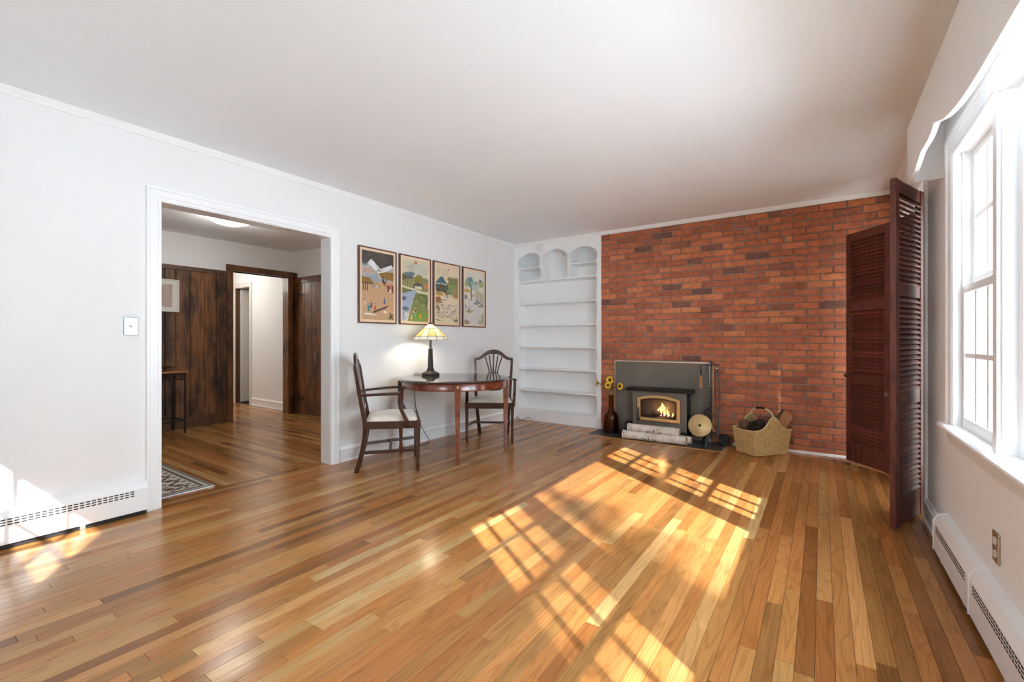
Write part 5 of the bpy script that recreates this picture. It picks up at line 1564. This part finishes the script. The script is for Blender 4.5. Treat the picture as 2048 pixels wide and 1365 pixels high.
def print_river():
    c = Canvas(CWD, CHT, (214, 204, 176), 2)
    c.ell(.6, .16, .4, .10, (176, 186, 186), .5, .2)
    c.text(.06, .42, .05, .20, 7); c.ell(.50, .045, .05, .028, (200, 110, 84), .9)
    c.poly([(0, .27), (1, .30), (1, .5), (0, .5)], (146, 142, 96))
    c.ell(.22, .27, .2, .055, (78, 104, 122), .9, .35); c.ell(.36, .23, .1, .03, (96, 122, 140), .9, .3); c.ell(.05, .30, .12, .05, (96, 100, 60), .9, .3)
    c.line(.18, .30, .2, .42, (168, 96, 62), .035); c.ell(.63, .32, .18, .085, (142, 128, 58), .95, .2); c.ell(.88, .30, .1, .03, (120, 132, 130), .9, .3)
    c.poly([(.42, .40), (.56, .36), (.78, .40), (.78, .46), (.42, .46)], (90, 92, 96)); c.poly([(.46, .42), (.74, .42), (.74, .47), (.46, .47)], (214, 200, 176)); c.poly([(.80, .38), (1, .34), (1, .45), (.8, .45)], (192, 134, 92))
    c.line(0, .45, 1, .54, (206, 204, 172), .06); c.poly([(0, .47), (.45, .50), (.35, .58), (0, .56)], (112, 122, 78)); c.line(.3, .50, .5, .51, (34, 34, 38), .03)
    c.poly([(0, .57), (.38, .50), (.56, .51), (.44, .60), (.34, .72), (.28, .80), (.16, .95), (0, 1)], (158, 170, 196))
    c.poly([(.5, .53), (1, .55), (1, 1), (.2, 1), (.3, .8), (.42, .64)], (126, 138, 96))
    for (x, y) in ((.75, .60), (.82, .72), (.55, .66), (.5, .78), (.62, .84)):
        c.ell(x, y, .16, .055, (112, 124, 66), .9, .2); c.ell(x - .02, y + .01, .1, .03, (150, 152, 98), .6, .3)
    c.line(.92, .56, .96, .62, (60, 66, 70), .03); c.line(.96, .62, .9, .70, (60, 66, 70), .03); c.line(.9, .70, .93, .78, (60, 66, 70), .03); c.poly([(.94, .55), (1, .55), (1, .8), (.93, .78), (.97, .66)], (196, 176, 150))
    c.ell(.06, .64, .1, .03, (70, 78, 88), .9, .3); c.ell(.12, .80, .12, .03, (80, 100, 104), .9, .3); c.ell(.40, .84, .1, .03, (150, 104, 90), .9); c.ell(.4, .845, .06, .016, (186, 178, 140), .9)
    c.poly([(.5, .84), (1, .80), (1, 1), (.3, 1)], (118, 142, 70))
    c.person(.14, .93, (232, 226, 222), .09); c.person(.34, .97, (218, 198, 96), .09); c.person(.48, .92, (112, 170, 160), .08); c.person(.68, .95, (222, 158, 60), .09); c.ell(.95, .97, .06, .02, (196, 110, 74))
    return c.wash()
def print_village():
    c = Canvas(CWD, CHT, (226, 208, 178), 3)
    c.text(.10, .52, .05, .19, 7); c.ell(.56, .06, .035, .02, (170, 84, 60), .8)
    c.poly([(.0, .31), (.16, .22), (.26, .185), (.34, .22), (.46, .29), (.5, .33), (0, .33)], (74, 112, 128)); c.ell(.25, .34, .3, .03, (196, 204, 204), .7, .2)
    for (x, y, r) in ((.60, .22, .1), (.78, .27, .2), (.95, .24, .14), (.66, .33, .18), (.9, .36, .2)): c.ell(x, y, r, r * .4, (120, 126, 72), .9, .3)
    c.poly([(.45, .33), (1, .30), (1, .5), (.4, .5)], (138, 146, 90)); c.speck((.0, .5, .35, .45), [(66, 82, 62), (98, 104, 70), (88, 70, 56)], 60, .05)
    c.ell(.68, .44, .12, .05, (112, 148, 116), .9, .2); c.ell(.82, .43, .07, .05, (196, 128, 108), .8, .3); c.ell(.15, .50, .18, .035, (182, 138, 58), .95, .15); c.ell(.9, .52, .14, .04, (170, 124, 62), .9, .2); c.ell(.5, .48, .08, .03, (146, 92, 58), .9, .2)
    c.poly([(0, .56), (.2, .545), (.24, .63), (0, .66)], (150, 104, 54)); c.line(0, .67, .3, .64, (60, 46, 36), .02); c.line(.22, .6, .45, .6, (92, 66, 48), .02); c.speck((.4, .75, .5, .56), [(226, 218, 204), (206, 190, 164), (150, 118, 88)], 40, .03)
    c.speck((.05, .95, .68, .92), [(232, 220, 200), (206, 170, 150), (150, 140, 130), (190, 132, 104), (120, 128, 110)], 190, .028, .7)
    for k in range(14): c.person(c.rng.uniform(.12, .92), c.rng.uniform(.74, .9), [(228, 218, 206), (214, 160, 140), (150, 164, 170), (206, 180, 150)][c.rng.integers(4)], .05)
    c.ell(.08, .73, .1, .04, (104, 108, 80), .8, .3); c.ell(.9, .95, .12, .02, (80, 84, 66), .9, .4); c.line(.02, .95, .2, .955, (60, 54, 46), .02); c.line(.5, .88, .7, .92, (150, 106, 72), .016)
    return c.wash()
def print_courtyard():
    c = Canvas(CWD, CHT, (224, 218, 204), 4)
    c.text(.08, .5, .04, .14, 8, (112, 106, 98))
    for (x, y, r, col) in ((.2, .2, .16, (112, 150, 140)), (.32, .17, .12, (92, 122, 120)), (.40, .24, .16, (136, 170, 160)), (.12, .26, .12, (146, 160, 110)), (.86, .22, .16, (158, 164, 104)), (.6, .22, .08, (104, 128, 122)), (.55, .3, .18, (176, 194, 178)), (.8, .16, .06, (70, 78, 80))): c.ell(x, y, r, r * .42, col, .85, .3)
    c.line(.24, .24, .36, .34, (66, 74, 80), .05); c.line(.36, .34, .32, .42, (66, 74, 80), .05); c.line(.32, .42, .36, .52, (60, 66, 74), .05)
    c.ell(.12, .38, .18, .035, (196, 158, 84), .95, .15); c.poly([(.5, .42), (.62, .35), (1, .40), (1, .50), (.62, .44)], (190, 186, 150))
    c.poly([(.56, .44), (1, .49), (1, .62), (.58, .53)], (206, 200, 188))
    for k in range(6): c.line(.62 + .065 * k, .45 + .008 * k, .62 + .065 * k, .52 + .014 * k, (96, 88, 80), .014)
    c.line(.58, .54, 1, .64, (78, 88, 84), .04); c.ell(.06, .50, .1, .04, (88, 100, 112), .8, .3); c.ell(.3, .545, .12, .018, (206, 150, 138), .9); c.ell(.45, .46, .1, .03, (196, 168, 152), .9)
    c.poly([(0, .6), (.5, .53), (1, .68), (1, 1), (0, 1)], (214, 208, 204)); c.ell(.6, .60, .14, .02, (96, 100, 96), .8, .4); c.ell(.85, .65, .16, .02, (120, 118, 108), .8, .4)
    c.poly([(.04, .76), (.26, .72), (.48, .745), (.26, .80)], (178, 152, 96)); c.person(.22, .75, (128, 140, 176), .08); c.person(.34, .75, (222, 222, 226), .07); c.person(.06, .70, (120, 96, 92), .06)
    c.ell(.95, .88, .1, .09, (166, 172, 120), .8, .4); c.ell(.05, .97, .18, .05, (132, 134, 118), .9, .4); c.ell(.68, .88, .02, .012, (90, 90, 90))
    for k in range(4): c.line(.7, .93 + .018 * k, .98, .93 + .018 * k, (130, 128, 116), .018, .7)
    return c.wash()
PICS = [(2.642, 3.096, print_winter, 'leftmost framed print, snowy mountains over a village yard'), (3.138, 3.586, print_river, 'second framed print from the doorway, winding river with trees'),
        (3.628, 4.075, print_village, 'third framed print from the doorway, blue peak above a crowd'), (4.122, 4.570, print_courtyard, 'rightmost framed print, pale courtyard with a leaning tree')]
for y0, y1, fn_, lab in PICS:
    t = thing('framed_print', lab, 'picture', (XL, (y0 + y1) / 2, 1.272), 0, 'four framed landscape prints')
    z0, z1 = 1.272, 2.003; fw_ = .012
    MB().box(XL + .001, XL + .026, y0, y0 + fw_, z0, z1).build('frame_side', 'frame', t, bevel=.002)
    MB().box(XL + .001, XL + .026, y1 - fw_, y1, z0, z1).build('frame_side', 'frame', t, bevel=.002)
    MB().box(XL + .001, XL + .026, y0 + fw_, y1 - fw_, z0, z0 + fw_).build('frame_side', 'frame', t, bevel=.002)
    MB().box(XL + .001, XL + .026, y0 + fw_, y1 - fw_, z1 - fw_, z1).build('frame_side', 'frame', t, bevel=.002)
    MB().box(XL + .001, XL + .018, y0 + fw_, y1 - fw_, z0 + fw_, z1 - fw_).build('mat', 'mat_board', t)
    mg = .024
    grid_paint('print', 'paint', fn_(), lambda u, v: (XL + .0192, y0 + fw_ + mg + (y1 - y0 - 2 * fw_ - 2 * mg) * u, z0 + fw_ + mg + (z1 - z0 - 2 * fw_ - 2 * mg) * v), t)

# ------------------------------------------------------------------ the hall
pw = thing('wood_panelling', 'dark knotty pine board panelling on the hall wall', 'panelling', (XP, 1.5, 0))
ys = [0.60, .74, .86, 1.02, 1.14, 1.29, 1.42, 1.58, 1.70, 1.84, 1.97, 2.108, 2.22, 2.376, 2.54, 2.675, 2.809]
rnd = random.Random(12)
for a, b_ in zip(ys[:-1], ys[1:]):
    m = MB().prism([(0, a + .0015), (.016, a + .0015), (.020, a + .006), (.020, b_ - .006), (.016, b_ - .0015), (0, b_ - .0015)], lambda p, q, d: (XP + p, q, d), .10, 1.995)
    m.build('plank', 'pine', pw, tone=(rnd.uniform(.15, .8), rnd.random(), rnd.random(), 1))
MB().box(XP, XP + .012, .6, 2.81, .0, 2.0).build('backing', 'dark', pw)
MB().box(XP, XP + .030, .60, 2.809, 1.992, 2.048).build('cap_rail', 'pinetrim', pw, bevel=.004)
MB().box(XP, XP + .028, .60, 2.809, .0, .135).build('plank_base', 'pinetrim', pw, bevel=.004)
dw = thing('trim_hall_doorway', 'dark stained wood casing of the passage doorway', 'door casing', (XP, 3.26, 0)); dw['kind'] = 'structure'
MB().box(XP - .125, XP + .032, 2.809, 2.882, 0, 2.062).build('casing_jamb', 'pine', dw, bevel=.003, tone=(.4, .5, .5, 1))
MB().box(XP - .125, XP + .032, 3.648, 3.724, 0, 2.062).build('casing_jamb', 'pine', dw, bevel=.003, tone=(.7, .5, .5, 1))
MB().box(XP - .125, XP + .042, 2.800, 3.785, 2.060, 2.142).build('casing_head', 'pine', dw, bevel=.003, tone=(.35, .5, .5, 1))
MB().box(XP, XP + .02, 3.724, 3.786, 0, 2.060).build('filler_board', 'pine', dw, tone=(.1, .5, .5, 1))
pd = thing('door_2', 'dark pine plank door with iron strap hinges in the hall', 'door', (-6.1, YH, 0)); pd['kind'] = 'structure'
xs = [-6.545, -6.364, -6.184, -6.057, -5.90, -5.75, -5.62]
for a, b_ in zip(xs[:-1], xs[1:]):
    m = MB().prism([(0, a + .0015), (.022, a + .0015), (.026, a + .006), (.026, b_ - .006), (.022, b_ - .0015), (0, b_ - .0015)], lambda p, q, d: (q, YH - .004 - p, d), .012, 1.975)
    m.build('plank', 'pine', pd, tone=(rnd.uniform(.45, .95), rnd.random(), rnd.random(), 1))
MB().box(-6.62, -6.548, YH - .036, YH - .002, 0, 2.05).build('door_casing', 'pine', pd, bevel=.003, tone=(.15, .5, .5, 1))
MB().box(-5.615, -5.54, YH - .036, YH - .002, 0, 2.05).build('door_casing', 'pine', pd, bevel=.003, tone=(.3, .5, .5, 1))
MB().box(-6.62, -5.54, YH - .040, YH - .002, 1.978, 2.060).build('door_head', 'pine', pd, bevel=.003, tone=(.45, .5, .5, 1))
for z in (.24, 1.80):
    m = MB().box(-6.552, -6.52, YH - .038, YH - .030, z - .09, z + .09); m.box(-6.52, -6.38, YH - .036, YH - .030, z - .012, z + .012); m.build('strap_hinge', 'castiron', pd, bevel=.002)
m = MB().tube(smooth_path([(-6.015, YH - .03, .95), (-6.012, YH - .07, .93), (-6.012, YH - .075, .88), (-6.012, YH - .07, .83), (-6.015, YH - .03, .81)], 4), .007, 8); m.build('pull_handle', 'steel', pd, smooth=True)

wd_ = thing('door_3', 'white panel door standing ajar at the end of the passage', 'door', (-8.575, 3.862, 0)); wd_['kind'] = 'structure'
dl = Matrix.Translation((-8.575, 3.862, 0)) @ Matrix.Rotation(math.radians(86), 4, 'Z')
def dbox(a, b_, y0, y1, z0, z1):
    return MB().box(a, b_, y0, y1, z0, z1).xform(dl)
dbox(0, .66, 0, .035, .01, 2.02).build('leaf', 'doorwhite', wd_)
for a, b_, z0, z1 in ((.0, .13, .01, 2.02), (.53, .66, .01, 2.02), (.13, .53, .01, .28), (.13, .53, 1.92, 2.02), (.13, .53, .95, 1.08)):
    dbox(a, b_, -.012, 0, z0, z1).build('stile', 'doorwhite', wd_, bevel=.003)
for z in (.30, 1.78):
    dbox(-.008, .006, -.014, .0, z, z + .09).build('hinge', 'white_plastic', wd_)
MB().prism(CP, lambda a, b_, d: (-8.62 - b_, YH - a, d * (2.035 + b_)), 0, 1).build('casing_jamb', 'doorwhite', wd_)
MB().prism(CP, lambda a, b_, d: (-8.10 + b_, YH - a, d * (2.035 + b_)), 0, 1).build('casing_jamb', 'doorwhite', wd_)
MB().prism(CP, lambda a, b_, d: (-8.62 - b_ if d == 0 else -8.10 + b_, YH - a, 2.035 + b_), 0, 1).build('casing_head', 'doorwhite', wd_)
MB().box(-8.622, -8.612, YH, YH + .07, 0, 2.04).build('inner_stop', 'pinetrim', wd_)

def dome_light(loc, r, label, power):
    t = thing('ceiling_light', label, 'ceiling light', loc)
    m = MB().lathe([(r, 0), (r * .99, -.012), (r * .93, -.035), (r * .75, -.062), (r * .45, -.084), (0, -.094)], 40); m.build('glass_dome', 'dome', t, smooth=True, local=True)
    m = MB().lathe([(r * .9, .0), (r * 1.03, .0), (r * 1.03, -.010), (r * .9, -.010)], 40); m.build('rim', 'white_plastic', t, smooth=True, local=True)
    l = bpy.data.lights.new('dome_lamp', 'POINT'); l.energy = power; l.color = (1, .95, .86); l.shadow_soft_size = .18
    o = bpy.data.objects.new('dome_lamp', l); o.location = (0, 0, -.30); COL.objects.link(o); o.parent = t
    return t, l
dome_light((-5.33, 2.29, HC), .225, 'lit white glass dome light on the hall ceiling', 5.0)
dome_light((-8.0, 2.9, HC), .20, 'lit dome light on the passage ceiling, out of sight', 13.0)

hp_ = thing('hall_picture', 'white framed print hanging on the dark panelling', 'picture', (XP + .02, 2.0, 1.46))
X0 = XP + .020
for a in ((X0, X0 + .026, 1.70, 1.714, 1.46, 1.861), (X0, X0 + .026, 2.236, 2.250, 1.46, 1.861), (X0, X0 + .026, 1.714, 2.236, 1.46, 1.474), (X0, X0 + .026, 1.714, 2.236, 1.847, 1.861)):
    MB().box(*a).build('frame_side', 'mat_white', hp_, bevel=.002)
MB().box(X0, X0 + .014, 1.714, 2.236, 1.474, 1.847).build('mat', 'mat_white', hp_)
MB().box(X0 + .014, X0 + .016, 1.77, 2.180, 1.52, 1.80).build('print', 'print', hp_)

ct = thing('console_table', 'narrow wrought iron console table with a wooden top by the panelling', 'table', (-6.42, 1.70, 0))
cx0, cx1, cy0, cy1 = -6.60, -6.235, 1.16, 2.20
MB().box(cx0 - .01, cx1 + .012, cy0 - .012, cy1 + .012, .722, .745).build('table_top', 'tablewood', ct, bevel=.004)
for x in (cx0 + .012, cx1 - .012):
    for y in (cy0 + .014, cy1 - .014):
        m = MB().tube([(x, y, 0), (x, y, .03), (x, y, .14), (x, y, .30), (x, y, .722)], [.008, .013, .011, .012, .010], 8); m.build('leg', 'castiron', ct, smooth=True)
for a, b_ in (((cx0 + .012, cy1 - .014), (cx1 - .012, cy1 - .014)), ((cx1 - .012, cy1 - .014), (cx1 - .012, cy0 + .014)), ((cx0 + .012, cy1 - .014), (cx0 + .012, cy0 + .014))):
    m = MB()
    for z, r in ((.15, .009), (.64, .005), (.712, .006)):
        m.tube([(a[0], a[1], z), (b_[0], b_[1], z)], r, 6)
    m.build('stretcher', 'castiron', ct)
    L = math.hypot(b_[0] - a[0], b_[1] - a[1]); nsc = max(3, int(L / .085)); m = MB()
    for k in range(nsc):
        c0 = (k + .5) / nsc
        pts = []
        for q in range(17):
            th = q / 16 * 2 * PI * 1.25; rr_ = .034 * (1 - q / 22)
            u = c0 + (rr_ * math.cos(th) * (1 if k % 2 else -1)) / L
            pts.append((a[0] + (b_[0] - a[0]) * u, a[1] + (b_[1] - a[1]) * u, .676 + rr_ * math.sin(th)))
        m.tube(pts, .0035, 5)
    m.build('scroll_work', 'wiron', ct, smooth=True, kind='stuff')
di = thing('footed_dish', 'shallow tarnished silver footed dish on the console table', 'dish', (-6.42, 2.02, .7455))
m = MB().lathe([(0, 0), (.045, 0), (.040, .006), (.016, .014), (.016, .022), (.08, .030), (.125, .046), (.130, .050), (.126, .050), (.08, .036), (0, .030)], 28); m.build('bowl', 'silver', di, smooth=True, local=True)

# rug in the hall
rg = thing('area_rug', 'grey and cream patterned rug edge on the hall floor', 'rug', (-4.9, .4, 0))
rx0, rx1, ry0, ry1 = -5.75, -3.785, -.85, 1.517
NX, NY = 230, 280
U, V = np.meshgrid(np.linspace(0, rx1 - rx0, NX), np.linspace(ry1 - ry0, 0, NY))
D = np.minimum(np.minimum(U, rx1 - rx0 - U), np.minimum(V, ry1 - ry0 - V))
img = np.ones((NY, NX, 3)) * lin(120, 112, 100)
def setm(mask, c, al=1.0): img[mask] = img[mask] * (1 - al) + lin(*c) * al
S = np.where(np.minimum(U, rx1 - rx0 - U) < np.minimum(V, ry1 - ry0 - V), V, U)
setm(D < .03, (128, 126, 116)); setm((D > .03) & (D < .045), (214, 204, 188)); setm((D > .045) & (D < .07), (96, 90, 84))
bdm = (D > .07) & (D < .25); setm(bdm, (216, 206, 190))
wv = np.sin(S * 34) * .035
setm(bdm & (np.abs(D - .16 - wv) < .016), (78, 70, 64)); setm(bdm & (np.hypot(((S * 5.4) % 1 - .5) * .185, D - .16) < .030), (120, 84, 78)); setm(bdm & (np.hypot(((S * 5.4) % 1 - .5) * .185, D - .16) < .014), (60, 56, 54))
setm(bdm & (np.hypot(((S * 10.8 + .5) % 1 - .5) * .09, np.abs(D - .16) - .062) < .017), (104, 100, 90))
setm((D > .25) & (D < .265), (70, 64, 60)); setm((D > .265) & (D < .29), (190, 180, 162)); setm((D > .29) & (D < .31), (88, 80, 74))
fld = D > .31
setm(fld & (np.hypot((U * 4) % 1 - .5, (V * 4) % 1 - .5) < .30), (62, 58, 56)); setm(fld & (np.hypot((U * 4) % 1 - .5, (V * 4) % 1 - .5) < .14), (176, 160, 140))
setm(fld & (np.abs(np.sin(U * 30) * np.sin(V * 30)) > .82), (150, 138, 120))
grid_paint('pile', 'rug', np.clip(img, 0, 1), lambda u, v: (rx0 + (rx1 - rx0) * u, ry0 + (ry1 - ry0) * v, .008), rg)
MB().box(rx0, rx1, ry0, ry1, .0008, .0075).build('backing', 'ground', rg)

# ------------------------------------------------------------------ outside: ground, eaves, a bare branched tree that dapples the sun
struct(B(XW + 2.1, 60, -60, 60, -.5, -.45).build('floor_garden', 'ground'), 'pale sunlit ground outside the windows', 'ground')
struct(B(XW + .36, XW + 2.1, -60, 60, -.5, -.44).build('floor_dim_strip', 'dim_strip'), 'dark ground strip added outside to dim light bounced to the ceiling', 'added ground')  # added strip, dark so less light bounces onto the ceiling by the window
struct(B(-20, XW + .36, -60, YB - .15, -.5, -.45).build('floor_garden_rear', 'lawn'), 'unseen green lawn behind the house, kept dark to cut bounced light', 'ground')  # unseen ground, made dark to weaken light bounced through the rear window

tr_ = thing('garden_tree', 'leafy tree in the garden outside the triple window', 'tree', (8.9, -4.6, -.45))
m = MB().tube(smooth_path([(8.9, -4.6, -.45), (8.85, -4.55, 2.0), (8.7, -4.45, 4.5), (8.75, -4.3, 7.0), (8.8, -4.2, 9.0)], 4), [.17 - .12 * k / 16 for k in range(17)], 10); m.build('trunk', 'bark', tr_, smooth=True)
rt = random.Random(31)
tips = []
for k in range(9):
    z = 4.8 + .45 * k; a = -2.6 + rt.uniform(-.9, .9) + (PI if k % 4 == 3 else 0)
    L = rt.uniform(1.0, 1.9)
    b0 = Vector((8.72, -4.35, z)); e = b0 + Vector((math.cos(a) * L * .6, math.sin(a) * -L * .7, .35 * L))
    m = MB().tube(smooth_path([b0, b0.lerp(e, .5) + Vector((0, 0, -.08)), e], 4), [.045 - .004 * q for q in range(9)], 7); m.build('branch', 'bark', tr_, smooth=True)
    tips.append((b0, e))
m = MB()
CEN = Vector((-.85, 2.30, 0)) - SUN_DIR * 9.2
def leaves(c, sx, n):
    for _ in range(n):
        p = Vector((c[0] + rt.gauss(0, sx), c[1] + rt.gauss(0, sx), c[2] + rt.gauss(0, sx * .8)))
        s_ = rt.uniform(.03, .06)
        R_ = Matrix.Translation(p) @ Matrix.Rotation(rt.uniform(0, 6.28), 4, (rt.uniform(-1, 1), rt.uniform(-1, 1), rt.uniform(-1, 1)))
        m.add([tuple(R_ @ Vector(q)) for q in ((-s_, 0, 0), (0, -s_ * .5, .004), (s_, 0, 0), (0, s_ * .5, .004))], [(0, 1, 2, 3)])
for b0, e in tips:
    leaves(e, .30, 60)
for fx, fy, sx, n in ((-1.12, 2.66, .06, 42), (-1.32, 2.76, .05, 30), (-.88, 2.50, .07, 34), (-.68, 2.35, .08, 22), (-.72, 1.95, .13, 95), (-.48, 1.98, .12, 60), (-.95, 1.55, .13, 80), (-.45, 1.50, .16, 60), (-1.15, 2.02, .09, 34), (-.78, 2.18, .08, 34)):
    leaves(Vector((fx, fy, 0)) - SUN_DIR * 9.0, sx, n)
o = m.build('foliage', 'leaf', tr_); o['kind'] = 'stuff'

for k, (x, y, rad) in enumerate(((2.15, 10.6, .10), (2.95, 13.0, .11), (2.62, 12.6, .07), (4.1, 17.0, .16), (3.2, 15.4, .09))):
    t = thing('slim_tree', ('nearest slim bare tree outside, closest to the house wall', 'second slim bare tree beyond the far window sash', 'thinnest bare tree beyond the far window sash', 'thickest and farthest bare tree in the garden', 'slim bare tree just in front of the farthest trunk')[k], 'tree', (x, y, -.45), 0, 'slim trees outside the window')
    m = MB().tube(smooth_path([(x, y, -.45), (x + .04, y, 1.5), (x - .03, y + .05, 4), (x + .05, y, 7.5)], 4), [rad * (1 - .5 * q / 12) for q in range(13)], 9); m.build('trunk', 'bark', t, smooth=True)
    for q in range(4):
        z = 2.6 + .9 * q; a = q * 2.1 + k
        m = MB().tube([(x, y, z), (x + .5 * math.cos(a), y + .5 * math.sin(a), z + .7)], [rad * .35, rad * .12], 6); m.build('branch', 'bark', t, smooth=True)
